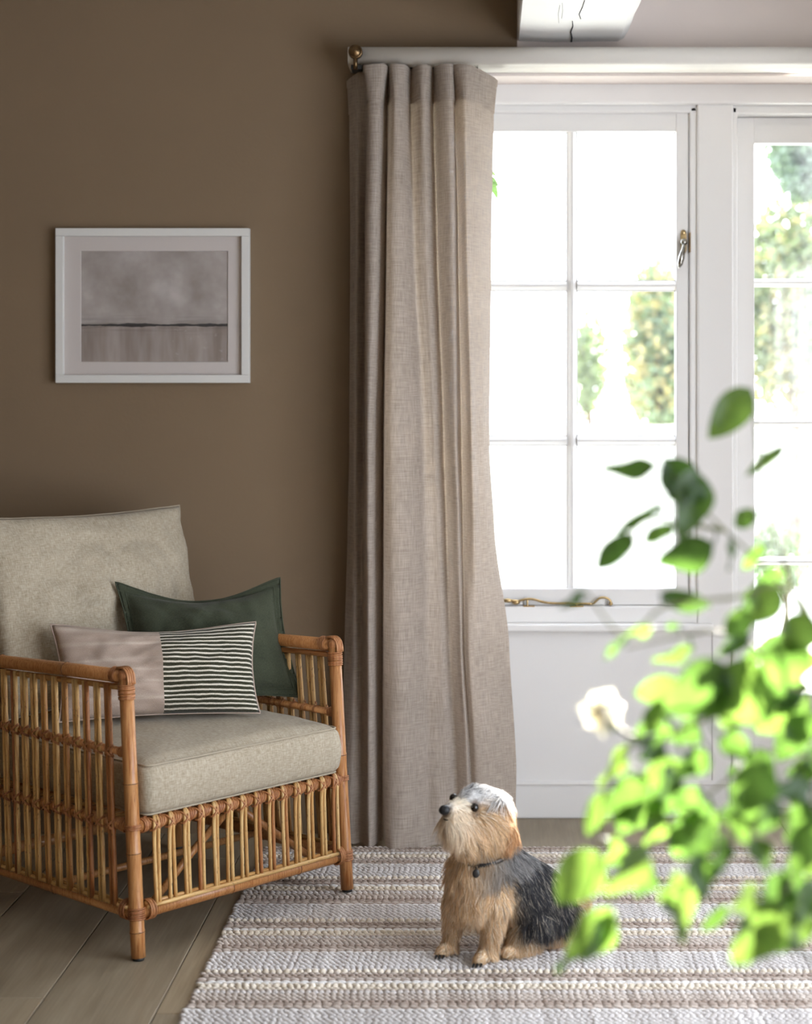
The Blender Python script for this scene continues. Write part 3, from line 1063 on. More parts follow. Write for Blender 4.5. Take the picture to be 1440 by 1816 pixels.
def cane(a, b, name='spindle', meshes=CANES, rscale=1.0, scar=True):
    a, b = Vector(a), Vector(b)
    d = b - a
    o = link(name, random.choice(meshes), chair)
    o.rotation_mode = 'QUATERNION'
    o.rotation_quaternion = d.to_track_quat('Z', 'Y')
    # spin about its own axis
    from mathutils import Quaternion
    o.rotation_quaternion = o.rotation_quaternion @ Quaternion((0, 0, 1), random.uniform(0, 6.28))
    o.scale = (rscale, rscale, d.length)
    o.location = a
    return o


def pole(name, pts, r, m=M_POLE, n=12, knots=None, parent=chair, scars=True):
    """a thick pole along a path with slightly raised, darker joints"""
    P = [Vector(p) for p in pts]
    L = [0]
    for i in range(1, len(P)): L.append(L[-1] + (P[i] - P[i - 1]).length)
    tot = L[-1]

    def pt(s):
        for i in range(1, len(P)):
            if s <= L[i] or i == len(P) - 1:
                return P[i - 1].lerp(P[i], (s - L[i - 1]) / max(1e-9, L[i] - L[i - 1]))
    ks = knots if knots is not None else []
    ss = sorted(set([x for x in L] + [k * tot + d for k in ks for d in (-0.006, -0.002, 0.002, 0.006)]))
    ss = [s for s in ss if 0 <= s <= tot]
    rr = [r * (1.06 if min([abs(s - k * tot) for k in ks] + [9]) < 0.003 else 1.0) for s in ss]
    b = MB().tube([pt(s) for s in ss], rr, n)
    o = b.build(name, m, parent)
    if scars:
        for k in ks:
            p0, p1 = pt(max(0, k * tot - 0.004)), pt(min(tot, k * tot + 0.004))
            MB().ring(pt(k * tot), p1 - p0, r * 1.05, 0.0009, 14, 4).build('knot', M_NODE, o)
    return o


R_POST = 0.0168
Z_BOT, Z_SEAT, Z_MID, Z_ARM = 0.106, 0.303, 0.472, 0.640
for sx, ux in ((0, 0.0), (1, CW)):
    foot = 0.013 if sx else 0.001
    pole('leg', [(ux, fy(0.01), foot + 0.006), (ux, fy(0.3), 0.3), (ux, fy(0.645), 0.645)], R_POST, knots=[0.09, 0.37, 0.62] if sx == 0 else [0.12, 0.55])
    MB().tube([(ux, fy(0.01), foot), (ux, fy(0.01), foot + 0.007)], R_POST * 0.8, 12).build('foot_glide', M_BLACK, chair)
    pole('leg', [(ux, byk(0.01), 0.006), (ux, byk(0.3), 0.3), (ux, byk(0.86), 0.86)], R_POST, knots=[0.2, 0.6])
    MB().tube([(ux, byk(0), 0.001), (ux, byk(0), 0.007)], R_POST * 0.8, 12).build('foot_glide', M_BLACK, chair)
    # arm: pole from the front post to the back post, thin cane tucked below
    pole('arm', [(ux, fy(0.648) - 0.004, 0.648), (ux, 0.30, 0.640), (ux, byk(0.62), 0.622)], 0.0165, knots=[0.33, 0.72])
    MB().ball((ux, fy(0.65), 0.650), (0.019, 0.019, 0.017), 16, 10).build('arm_cap', M_BIND, chair)
    cane((ux, 0.05, 0.622), (ux, byk(0.6), 0.598), 'arm_cane', rscale=1.5)
    # rails of the side
    ins = 0.0
    pole('bottom_rail', [(ux, fy(Z_BOT), Z_BOT), (ux, byk(Z_BOT), Z_BOT)], 0.0150, knots=[0.45, 0.8])
    out = -1 if sx == 0 else 1
    cane((ux + out * 0.004, 0.02, Z_BOT + 0.019), (ux + out * 0.004, CDp, Z_BOT + 0.019), 'rail_cane', rscale=1.1)
    cane((ux + out * 0.013, 0.02, Z_BOT + 0.014), (ux + out * 0.013, CDp, Z_BOT + 0.014), 'rail_cane', rscale=1.1)
    pole('seat_rail', [(ux, fy(Z_SEAT), Z_SEAT), (ux, byk(Z_SEAT), Z_SEAT)], 0.0135, knots=[0.3])
    pole('middle_rail', [(ux, fy(Z_MID), Z_MID), (ux, byk(Z_MID), Z_MID - 0.004)], 0.0095)

# front and back rails
pole('bottom_rail', [(0, fy(Z_BOT), Z_BOT), (CW, fy(Z_BOT), Z_BOT)], 0.0150, knots=[0.42, 0.75])
cane((0.02, fy(Z_BOT) - 0.004, Z_BOT + 0.019), (CW - 0.02, fy(Z_BOT) - 0.004, Z_BOT + 0.019), 'rail_cane', rscale=1.1)
cane((0.02, fy(Z_BOT) - 0.013, Z_BOT + 0.013), (CW - 0.02, fy(Z_BOT) - 0.013, Z_BOT + 0.013), 'rail_cane', rscale=1.1)
pole('seat_rail', [(0, fy(Z_SEAT), Z_SEAT), (CW, fy(Z_SEAT), Z_SEAT)], 0.0150)
pole('bottom_rail', [(0, byk(Z_BOT), Z_BOT), (CW, byk(Z_BOT), Z_BOT)], 0.0150)
pole('seat_rail', [(0, byk(Z_SEAT), Z_SEAT), (CW, byk(Z_SEAT), Z_SEAT)], 0.0140)
pole('top_rail', [(0, byk(0.855), 0.855), (CW, byk(0.855), 0.855)], 0.0168, knots=[0.5])
# the deck below the seat cushion
for k in range(13):
    v = 0.06 + k * 0.05
    cane((0.012, v, Z_SEAT + 0.009), (CW - 0.012, v, Z_SEAT + 0.009), 'seat_cane', rscale=1.3)


# lashing: two crossed strips of peel over a pair of canes
def lash_mesh(w, h, bulge):
    b = MB()
    for s in (-1, 1):
        for off in (-0.0016, 0.0016):
            p = [(-w * s, 0.004, -h + off), (-w * s * 0.5, -bulge * 0.8, -h * 0.5 + off), (0, -bulge - (0.0012 if s > 0 else 0), off), (w * s * 0.5, -bulge * 0.8, h * 0.5 + off), (w * s, 0.004, h + off)]
            b.tube(cr(p, 2), 0.0014, 5)
    return b.mesh('lash_mesh', M_BIND)


LASH = lash_mesh(0.014, 0.0125, 0.0085)

# side spindles in lashed pairs
NSP = 14
for sx, ux in ((0, 0.0), (1, CW)):
    out = -1 if sx == 0 else 1
    for k in range(NSP):
        v0 = 0.068 + 0.0432 * k
        if v0 > CDp - 0.04: break
        for dv in (-0.0052, 0.0052):
            j = lambda q=0.002: random.uniform(-q, q)
            bot = (ux + out * 0.0165 + j(0.001), v0 + dv + j() + 0.004, Z_BOT + 0.012)
            top = (ux + out * 0.006, v0 + dv + j() + 0.043, Z_ARM - 0.015 - 0.016 * k / NSP)
            cane(bot, top, rscale=random.uniform(1.04, 1.26))
        for z in (Z_SEAT, Z_MID):
            t = (z - Z_BOT) / (Z_ARM - Z_BOT)
            o = link('lashing', LASH, chair)
            o.location = (ux + out * (0.0175 - 0.0095 * t), v0 + 0.004 + 0.039 * t, z + random.uniform(-0.002, 0.002))
            o.rotation_euler = (0, random.uniform(-0.12, 0.12), -math.pi / 2 if sx == 0 else math.pi / 2)
        # peel wound round the rail between two pairs
        for z, rr in ((Z_SEAT, 0.0138), (Z_MID, 0.0098)):
            t = (z - Z_BOT) / (Z_ARM - Z_BOT)
            b = MB()
            for q in (0.016, 0.0225):
                b.ring((0, q, 0), (0.25 * out, 1, 0.2), rr, 0.0014, 10, 4)
            o = b.build('peel_wrap', M_BIND, chair)
            o.location = (ux, v0 + 0.004 + 0.039 * t, z)

# front canes hooked over the seat rail in pairs
NFP = 14
yR = fy(Z_SEAT)


def hook_mesh(i, s):
    zb = Z_BOT + 0.012 - Z_SEAT
    lean = -LEAN * 0.175
    p = [(s * 0.0058, -0.0125 + lean, zb), (s * 0.0056, -0.0165 + lean * 0.4, zb * 0.5), (s * 0.0054, -0.0195, -0.030), (s * 0.0050, -0.0205, -0.012), (s * 0.0035 + 0.002, -0.0155, 0.010), (0.004, -0.004, 0.0205), (0.009, 0.010, 0.0175), (0.013, 0.019, 0.006)]
    return MB().tube(cr(p, 3), 0.0051, 7).mesh('hook_cane_mesh', M_CANE)


HOOKS = {s: [hook_mesh(i, s) for i in range(2)] for s in (-1, 1)}
b = MB()
b.tube(cr([(-0.019, 0.008, 0.014), (-0.008, -0.012, 0.012), (0.000, -0.0245, 0.000), (0.009, -0.022, -0.011), (0.011, -0.012, -0.014)], 3), 0.0026, 6)
b.tube(cr([(0.019, 0.008, 0.010), (0.008, -0.014, 0.010), (0.000, -0.0255, -0.001), (-0.009, -0.022, -0.012), (-0.011, -0.012, -0.014)], 3), 0.0026, 6)
b.tube(cr([(-0.022, -0.002, 0.0165), (-0.012, 0.002, 0.020), (-0.002, 0.008, 0.019), (0.004, 0.016, 0.012)], 3), 0.0034, 6)
CROSS = b.mesh('cross_lash_mesh', M_BIND)
for k in range(NFP):
    u = 0.052 + (CW - 0.052 - 0.040) * k / (NFP - 1)
    for s in (-1, 1):
        o = link('front_cane', random.choice(HOOKS[s]), chair)
        o.location = (u + random.uniform(-0.001, 0.001), yR, Z_SEAT)
        o.rotation_euler = (0, random.uniform(-0.02, 0.02), 0)
    o = link('lashing', CROSS, chair)
    o.location = (u, yR, Z_SEAT)
    bq = MB()
    for q in (0.017, 0.023, 0.029):
        bq.ring((q, 0, 0), (1, 0.25, -0.5), 0.0158, 0.0026, 12, 5)
    o = bq.build('peel_wrap', M_BIND, chair)
    o.location = (u - 0.004, yR, Z_SEAT)


# bindings: coils of peel at the joints
def coil(c, axis, R, n, pitch, r=0.0022, name='binding'):
    b = MB()
    ax = Vector(axis).normalized()
    for i in range(n):
        k = (i - (n - 1) / 2) * pitch
        b.ring(Vector(c) + ax * k, ax + Vector((random.uniform(-.06, .06), random.uniform(-.06, .06), random.uniform(-.06, .06))), R * random.uniform(0.985, 1.02), r, 16, 5)
    return b.build(name, M_BIND, chair)


for sx, ux in ((0, 0.0), (1, CW)):
    out = -1 if sx == 0 else 1
    ax = (0, LEAN, 1)
    coil((ux, fy(0.615), 0.613), ax, R_POST + 0.0014, 8, 0.0046)
    coil((ux, fy(0.66) + 0.036, 0.6485), (0, 1, 0), 0.0175, 4, 0.005)
    coil((ux, fy(Z_BOT), Z_BOT), ax, R_POST + 0.0018, 6, 0.0046)
    coil((ux, fy(Z_SEAT), Z_SEAT), ax, R_POST + 0.0012, 3, 0.0046)
    coil((ux + (0.030 if sx == 0 else -0.030), fy(Z_BOT) - 0.003, Z_BOT + 0.005), (1, 0, 0), 0.0225, 4, 0.0048)
    coil((ux, fy(Z_BOT) + 0.030, Z_BOT + 0.005), (0, 1, 0), 0.0225, 4, 0.0048)
    coil((ux + (0.028 if sx == 0 else -0.028), yR, Z_SEAT), (1, 0.2, 0), 0.0160, 4, 0.0048)
    coil((ux, yR + 0.03, Z_SEAT), (0, 1, 0.1), 0.0145, 4, 0.0048)
    coil((ux, fy(Z_MID) + 0.022, Z_MID), (0, 1, 0), 0.0110, 4, 0.0048)
    # strips lapped over the rounded arm end
    bb = MB()
    for q in (-0.009, -0.003, 0.003, 0.009):
        bb.tube(cr([(ux + q, fy(0.64) - 0.0205, 0.632), (ux + q, fy(0.65) - 0.017, 0.655), (ux + q, fy(0.65) - 0.002, 0.668), (ux + q, fy(0.65) + 0.022, 0.667)], 3), 0.0030, 6)
    bb.build('end_wrap', M_BIND, chair)
    coil((ux, byk(0.61), 0.61), (0, 0.1, 1), R_POST + 0.0014, 6, 0.0046)
    coil((ux, byk(Z_BOT), Z_BOT), (0, 0.1, 1), R_POST + 0.0016, 6, 0.0046)

# braces below the seat
pole('brace', [(0.075, 0.05, Z_BOT - 0.002), (0.20, 0.06, 0.195), (0.335, 0.06, Z_SEAT - 0.012)], 0.0095)
pole('brace', [(CW - 0.075, 0.05, Z_BOT - 0.002), (CW - 0.20, 0.06, 0.195), (CW - 0.335, 0.06, Z_SEAT - 0.012)], 0.0095)
pole('brace', [(0.02, CDp * 0.5, Z_BOT), (CW - 0.02, CDp * 0.5, Z_BOT)], 0.0095)
pole('brace', [(CW * 0.5, 0.06, Z_SEAT - 0.017), (CW * 0.5, CDp, Z_SEAT - 0.017)], 0.0110)
# slanted backrest canes
for k in range(12):
    u = 0.06 + (CW - 0.12) * k / 11
    cane((u, byk(Z_SEAT) - 0.002, Z_SEAT), (u, byk(0.85) - 0.002, 0.85), 'back_cane', rscale=1.2)

# ------------------------------------------------------------------ cushions


def box_uv(me):
    ul = me.uv_layers.new(name='UVMap')
    for p in me.polygons:
        n = p.normal
        a = max(range(3), key=lambda i: abs(n[i]))
        for li in p.loop_indices:
            c = me.vertices[me.loops[li].vertex_index].co
            ul.data[li].uv = ((c.y, c.z), (c.x, c.z), (c.x, c.y))[a]


def pillow(name, TL, TR, BR, BL, thick, m, pinch=0.06, flange=0.0, N=44, wr=0.004, fold=0.0, seed=0, power=0.55, backflat=0.8, parent=None, uvw=None, sag=None):
    """a stuffed cover between four corners: two bulging faces joined along the seam"""
    TL, TR, BR, BL = map(Vector, (TL, TR, BR, BL))
    W = ((TR - TL).length + (BR - BL).length) / 2
    H = ((TL - BL).length + (TR - BR).length) / 2
    nrm = ((TR - TL) + (BR - BL)).cross((TL - BL) + (TR - BR)).normalized()    # towards the viewer side
    if nrm.y > 0: nrm = -nrm
    fu, fv = 2 * flange / W, 2 * flange / H
    V, UV = [], []
    idx = {}

    def P(i, j, side):
        u, v = -1 + 2 * i / N, -1 + 2 * j / N
        # edges draw in between the corners
        uu = u * (1 - pinch * (1 - v * v) * abs(u) ** 2.0)
        vv = v * (1 - pinch * 1.2 * (1 - u * u) * abs(v) ** 2.0)
        s, t = (uu + 1) / 2, (vv + 1) / 2
        p = BL.lerp(BR, s).lerp(TL.lerp(TR, s), t)
        a = max(0.0, 1 - (abs(u) / (1 - fu)) ** 2.2) if abs(u) < 1 - fu else 0.0
        b = max(0.0, 1 - (abs(v) / (1 - fv)) ** 2.2) if abs(v) < 1 - fv else 0.0
        h = (a * b) ** power * thick / 2
        rip = wr * noise.noise(Vector((u * 3.1 + seed, v * 3.3, side + seed))) + 0.5 * wr * noise.noise(Vector((u * 8 + seed, v * 7, side * 2.0)))
        # puckers running in from the seam
        edge = max(abs(u), abs(v))
        pk = 0.6 * wr * max(0, edge - 0.55) * noise.noise(Vector((u * 14 + seed, v * 14, 4)))
        k = (1 if side > 0 else -backflat)
        q = p + nrm * (h * k + (rip + pk) * (0.35 + (a * b)) * (1 if side > 0 else 0.5))
        if fold: q = q + nrm * fold * (u * u - 0.4) * 0.5
        if sag: q = q + sag(u, v)
        return q
    F = []
    for side in (1, -1):
        for j in range(N + 1):
            for i in range(N + 1):
                rim = i in (0, N) or j in (0, N)
                if side < 0 and rim:
                    idx[(i, j, -1)] = idx[(i, j, 1)]
                    continue
                idx[(i, j, side)] = len(V)
                V.append(P(i, j, side) if not rim else (P(i, j, 1)))
                UV.append((W * i / N, H * j / N))
    for j in range(N):
        for i in range(N):
            a = [idx[(i, j, 1)], idx[(i + 1, j, 1)], idx[(i + 1, j + 1, 1)], idx[(i, j + 1, 1)]]
            F.append(a)
            F.append([idx[(i, j, -1)], idx[(i, j + 1, -1)], idx[(i + 1, j + 1, -1)], idx[(i + 1, j, -1)]])
    base = (BL + BR) / 2
    me = bpy.data.meshes.new(name)
    me.from_pydata([v - base for v in V], [], F)
    ul = me.uv_layers.new(name='UVMap')
    for lp in me.loops: ul.data[lp.index].uv = UV[lp.vertex_index]
    me.materials.append(m)
    me.polygons.foreach_set('use_smooth', [True] * len(me.polygons))
    root = empty(name, base)
    link('cover', me, root)
    # seam cord along the rim
    rim = [idx[(i, 0, 1)] for i in range(N)] + [idx[(N, j, 1)] for j in range(N)] + [idx[(N - i, N, 1)] for i in range(N)] + [idx[(0, N - j, 1)] for j in range(N)]
    rp = [V[i] - base for i in rim]
    rp.append(rp[0])
    MB().tube(rp, 0.0022, 5, cap=False).build('seam', m, root)
    if flange:
        r2 = []
        for (i0, j0, i1, j1) in ((0, 0, 1, 0), (1, 0, 1, 1), (1, 1, 0, 1), (0, 1, 0, 0)):
            pass
        k = max(1, round(N * flange / W))
        kv = max(1, round(N * flange / H))
        ins = [idx[(i, kv, 1)] for i in range(k, N - k)] + [idx[(N - k, j, 1)] for j in range(kv, N - kv)] + [idx[(N - i, N - kv, 1)] for i in range(k, N - k)] + [idx[(k, N - j, 1)] for j in range(kv, N - kv)]
        ip = [V[i] - base + nrm * 0.001 for i in ins]
        ip.append(ip[0])
        MB().tube(ip, 0.0018, 5, cap=False).build('stitching', m, root)
    return root


def seat_cushion():
    u0, u1, v0, v1, z0, z1 = 0.024, CW - 0.024, 0.006, CDp - 0.02, Z_SEAT + 0.0185, 0.447
    NX, NY, NZ = 40, 40, 10
    bm = bmesh.new()
    bmesh.ops.create_cube(bm, size=2.0)
    bmesh.ops.subdivide_edges(bm, edges=bm.edges[:], cuts=27, use_grid_fill=True)
    for vt in bm.verts:
        x, y, z = vt.co
        # rounded box
        r = 0.24
        q = Vector((x, y, z))
        hx, hy, hz = (u1 - u0) / 2, (v1 - v0) / 2, (z1 - z0) / 2
        p = Vector((x * hx, y * hy, z * hz))
        rad = 0.020
        c = Vector((max(-hx + rad, min(hx - rad, p.x)), max(-hy + rad, min(hy - rad, p.y)), max(-hz + rad, min(hz - rad, p.z))))
        d = p - c
        if d.length > 1e-9: p = c + d.normalized() * rad
        if z > 0.9:
            p.z += 0.030 * (max(0, 1 - abs(x) ** 2.6) * max(0, 1 - abs(y) ** 2.6)) ** 0.7
            p.z += 0.006 * noise.noise(Vector((p.x * 9, p.y * 9, 1))) * (1 - abs(x) ** 4) + 0.004 * noise.noise(Vector((p.x * 22, p.y * 12, 5)))
        side = max(0, 1 - abs(z) ** 2)
        if abs(y) > 0.9: p.y += (0.014 * side * (1 if y > 0 else -1)) + 0.003 * noise.noise(Vector((p.x * 14, p.z * 8, 2))) + 0.003 * noise.noise(Vector((p.x * 40, p.z * 5, 7)))
        if abs(x) > 0.9: p.x += 0.006 * side * (1 if x > 0 else -1)
        vt.co = p
    me = bpy.data.meshes.new('cover')
    bm.to_mesh(me)
    bm.free()
    me.update()
    box_uv(me)
    me.materials.append(M_CUSHION)
    me.polygons.foreach_set('use_smooth', [True] * len(me.polygons))
    root = empty('seat_cushion', chair_w((u0 + u1) / 2, (v0 + v1) / 2, (z0 + z1) / 2), CRZ)
    link('cover', me, root)
    hx, hy, hz = (u1 - u0) / 2, (v1 - v0) / 2, (z1 - z0) / 2
    for zz in (hz - 0.006, -hz + 0.006):
        e = 0.0035
        ring_p = []
        for (cx, cy, a0) in ((hx - .02, -hy + .02, -90), (hx - .02, hy - .02, 0), (-hx + .02, hy - .02, 90), (-hx + .02, -hy + .02, 180)):
            for k in range(5):
                a = math.radians(a0 + 90 * k / 4)
                ring_p.append((cx + (0.0155) * math.cos(a), cy + (0.0155) * math.sin(a), zz))
        # follow the bulge of the front face
        full = []
        for i in range(len(ring_p)):
            a, b_ = Vector(ring_p[i]), Vector(ring_p[(i + 1) % len(ring_p)])
            steps = 14 if (b_ - a).length > 0.1 else 1
            for k in range(steps): full.append(a.lerp(b_, k / steps))
        full.append(full[0])
        MB().tube([(x * 1.0, y * 1.0 + (-0.0045 if y < 0 else 0.0), z) for x, y, z in full], 0.0024, 6, cap=False).build('piping', M_CUSHION, root)
    tag(root, 'oatmeal linen box cushion on the seat of the rattan armchair', 'cushion')
    return root


seat_cushion()
# tall back cushion leaning against the rattan back
bcush = pillow('back_cushion', chair_w(-0.012, 0.700, 0.985), chair_w(0.672, 0.700, 0.985), chair_w(0.655, 0.560, 0.480), chair_w(0.016, 0.560, 0.480), 0.17, M_CUSHION,
               pinch=0.038, N=48, wr=0.020, seed=3.3, power=0.40, backflat=0.5)
tag(bcush, 'tall oatmeal linen cushion leaning against the back of the armchair', 'cushion')
gp = pillow('scatter_pillow', (-0.985, 4.50, 0.803), (-0.560, 4.620, 0.803), (-0.485, 4.530, 0.492), (-0.92, 4.385, 0.488), 0.15, M_GREEN,
            pinch=0.085, flange=0.024, N=46, wr=0.014, seed=8.1, power=0.5, backflat=0.5,
            sag=lambda u, v: Vector((0, 0, -0.042 * max(0, v) ** 2 * (1 - u * u) ** 1.5)))
tag(gp, 'dark green flanged pillow standing behind the striped one on the armchair', 'pillow')
sp_ = pillow('scatter_pillow', (-1.100, 4.275, 0.722), (-0.600, 4.425, 0.707), (-0.578, 4.345, 0.484), (-1.060, 4.205, 0.488), 0.13, M_STRIPE,
             pinch=0.06, N=46, wr=0.012, seed=1.7, power=0.5, backflat=0.6,
             sag=lambda u, v: Vector((0, 0, -0.016 * max(0, v) ** 2 * (1 - u * u) ** 2)))
tag(sp_, 'oblong pillow half pinkish beige and half striped olive and cream', 'pillow')

# ------------------------------------------------------------------ woven rug
RX0, RX1, RY0, RY1 = -0.632, 1.62, 2.98, 4.838
rug = empty('woven_rug', ((RX0 + RX1) / 2, (RY0 + RY1) / 2, 0))
ri2 = rug.location.copy()
o = bev_box('backing', RX0 + 0.006, RX1 - 0.006, RY0 + 0.004, RY1 - 0.004, 0.0006, 0.0062, M_BACKING, rug, 0.002); o.location = -ri2


def nub_row(kind, mat, seed):
    """one pass of weft: a chain of wool nubs, round, slanting or drawn flat"""
    r = random.Random(seed)
    spec = {'bead': (0.0162, 0.0078, 0.0068, 0.0082, -0.10), 'slantA': (0.0142, 0.0088, 0.0047, 0.0056, -0.46), 'slantB': (0.0142, 0.0088, 0.0047, 0.0056, -0.40),
            'small': (0.0132, 0.0070, 0.0056, 0.0064, -0.30), 'flat': (0.0205, 0.0122, 0.0046, 0.0044, -0.14)}[kind]
    pitch, a, b, h, ang = spec
    n = int((RX1 - RX0) / pitch)
    V, F = [], []
    nu = 7
    for k in range(n):
        x = -(RX1 - RX0) / 2 + (k + (0.75 if kind == 'slantB' else 0.30)) * pitch + r.uniform(-0.0012, 0.0012)
        an = ang + r.uniform(-0.15, 0.15)
        sa, ca = math.sin(an), math.cos(an)
        s = r.uniform(0.88, 1.10)
        y0 = r.uniform(-0.0008, 0.0008)
        base = len(V)
        for (rho, zz) in ((1.0, 0.0), (0.82, 0.62), (0.42, 0.93)):
            for i in range(nu):
                t = 2 * math.pi * i / nu
                px, py = a * s * rho * math.cos(t), b * s * rho * math.sin(t)
                V.append((x + px * ca - py * sa, y0 + px * sa + py * ca, 0.0058 + h * s * zz))
        V.append((x, y0, 0.0058 + h * s))
        for q in range(2):
            for i in range(nu):
                i2 = (i + 1) % nu
                F.append((base + q * nu + i, base + q * nu + i2, base + (q + 1) * nu + i2, base + (q + 1) * nu + i))
        for i in range(nu):
            F.append((base + 2 * nu + i, base + 2 * nu + (i + 1) % nu, base + 3 * nu))
    me = bpy.data.meshes.new('weft_' + kind)
    me.from_pydata(V, [], F)
    me.materials.append(mat)
    me.polygons.foreach_set('use_smooth', [True] * len(me.polygons))
    return me


RM = {}


def row_mesh(kind, mat, k):
    key = (kind, mat.name, k)
    if key not in RM: RM[key] = nub_row(kind, mat, hash(kind) % 1000 * 0 + k * 17 + len(RM))
    return RM[key]


# one repeat of 0.40 m, far side first: (kind, wool, pitch)
REP = [('flat', Y_WHITE, 0.0095)]
for q in range(5): REP += [('slantA', Y_GREY, 0.0112), ('slantB', Y_GREY, 0.0112)]
REP += [('small', Y_GREY, 0.011), ('bead', Y_CREAM, 0.0140), ('slantA', Y_GREIGE, 0.0112), ('slantB', Y_BROWN, 0.0112), ('flat', Y_BROWN, 0.0092), ('flat', Y_GREIGE, 0.0092),
        ('flat', Y_BROWN, 0.0092), ('flat', Y_WHITE, 0.0098), ('flat', Y_WHITE, 0.0098), ('slantA', Y_CREAM, 0.0115), ('bead', Y_CREAM, 0.0130), ('slantB', Y_CREAM, 0.0118)]
for q in range(3): REP += [('slantA', Y_GREIGE, 0.0112), ('slantB', Y_GREY if q == 0 else Y_GREIGE, 0.0112)]
REP += [('slantA', Y_BROWN, 0.0112), ('flat', Y_BROWN, 0.0092), ('flat', Y_BROWN, 0.0092), ('flat', Y_GREIGE, 0.0092), ('flat', Y_BROWN, 0.0092)]
START = [('slantA', Y_GREIGE, 0.0112), ('slantB', Y_BROWN, 0.0112), ('slantA', Y_BROWN, 0.0112), ('slantB', Y_GREIGE, 0.0112), ('flat', Y_BROWN, 0.0092), ('flat', Y_WHITE, 0.0098), ('small', Y_GREY, 0.0115), ('slantA', Y_CREAM, 0.0115),
         ('slantB', Y_CREAM, 0.0118), ('bead', Y_CREAM, 0.0125), ('slantA', Y_GREIGE, 0.0112), ('slantB', Y_GREIGE, 0.0112), ('slantA', Y_GREIGE, 0.0112), ('slantB', Y_BROWN, 0.0112), ('flat', Y_BROWN, 0.0092), ('flat', Y_BROWN, 0.0092)]
y = RY1 - 0.005
seq = list(START)
i = 0
while y > RY0 + 0.01:
    if i >= len(seq): seq += REP
    kind, wool, p = seq[i]
    o = link('weft_row', row_mesh(kind, wool, i % 2), rug)
    o.location = (random.uniform(-0.003, 0.003), y - ri2.y, 0)
    if i % 3 == 0 and kind not in ('slantA', 'slantB'): o.rotation_euler = (0, 0, math.pi)
    y -= p
    i += 1
tag(rug, 'chunky hand-woven wool rug striped cream grey and fawn under the dog', 'rug')

# ------------------------------------------------------------------ small terrier sitting on the rug
RUGZ = 0.0115
DOGP = [  # (zone, point a, radius a, point b, radius b)
    ('skull', (-0.020, 3.870, 0.360), 0.045, (0.012, 3.880, 0.346), 0.046),
    ('face', (-0.038, 3.848, 0.362), 0.038, (-0.046, 3.842, 0.352), 0.036),
    ('cheek', (-0.040, 3.842, 0.332), 0.042, (0.012, 3.858, 0.322), 0.044),
    ('muzzle', (-0.052, 3.832, 0.358), 0.031, (-0.079, 3.798, 0.366), 0.0190),
    ('beard', (-0.074, 3.812, 0.336), 0.026, (-0.048, 3.822, 0.314), 0.034),
    ('ear', (0.034, 3.848, 0.368), 0.018, (0.052, 3.838, 0.302), 0.023),
    ('earfar', (-0.040, 3.905, 0.385), 0.014, (-0.062, 3.910, 0.345), 0.016),
    ('neck', (0.000, 3.882, 0.300), 0.052, (0.000, 3.890, 0.225), 0.062),
    ('chest', (-0.018, 3.888, 0.205), 0.066, (-0.022, 3.882, 0.158), 0.060),
    ('torso', (0.030, 3.915, 0.195), 0.072, (0.105, 3.960, 0.120), 0.088),
    ('rump', (0.115, 3.970, 0.105), 0.088, (0.135, 3.975, 0.085), 0.082),
    ('haunch', (0.120, 3.915, 0.085), 0.050, (0.085, 3.895, 0.050), 0.036),
    ('hindpaw', (0.085, 3.885, 0.030), 0.022, (0.050, 3.862, 0.027), 0.016),
    ('leg', (-0.064, 3.882, 0.145), 0.030, (-0.078, 3.900, 0.060), 0.0165),
    ('leg', (-0.078, 3.900, 0.060), 0.0165, (-0.082, 3.900, 0.030), 0.0175),
    ('paw', (-0.084, 3.896, 0.027), 0.0180, (-0.098, 3.882, 0.025), 0.0150),
    ('leg', (0.022, 3.864, 0.145), 0.036, (0.012, 3.852, 0.060), 0.0190),
    ('leg', (0.012, 3.852, 0.060), 0.0190, (0.006, 3.848, 0.030), 0.0195),
    ('paw', (-0.002, 3.842, 0.027), 0.0190, (-0.012, 3.825, 0.025), 0.0155),
    ('tail', (0.170, 3.985, 0.060), 0.028, (0.222, 3.975, 0.105), 0.016),
]
dog = empty('dog', (0.02, 3.90, RUGZ))
dgi = dog.location.copy()
tag(dog, 'small scruffy tan terrier with a black back sitting on the striped rug', 'dog')


def remeshed(name, b, voxel, smooth_it):
    me = b.mesh(name + '_raw')
    o = link(name + '_raw', me)
    md = o.modifiers.new('r', 'REMESH'); md.mode = 'VOXEL'; md.voxel_size = voxel
    sm = o.modifiers.new('s', 'SMOOTH'); sm.iterations = smooth_it; sm.factor = 0.5
    dg = bpy.context.evaluated_depsgraph_get()
    out = bpy.data.meshes.new_from_object(o.evaluated_get(dg))
    bpy.data.objects.remove(o)
    out.name = name
    return out


b = MB()
for zone, pa, ra, pb, rb in DOGP:
    pa, pb = Vector(pa), Vector(pb)
    for k in range(9):
        t = k / 8
        b.ball(pa.lerp(pb, t), ra + (rb - ra) * t, 16, 12)
# three toes on each forepaw
for c in ((-0.098, 3.882), (-0.012, 3.825)):
    for a in (-0.011, 0.0, 0.011):
        b.ball((c[0] + a * 0.75 - 0.003, c[1] - 0.007 - abs(a) * -0.2, 0.0205), (0.0075, 0.010, 0.0085), 12, 8)
body_me = remeshed('body', b, 0.0055, 6)
nv = len(body_me.vertices)
bv = np.empty(nv * 3); body_me.vertices.foreach_get('co', bv); bv = bv.reshape(-1, 3)


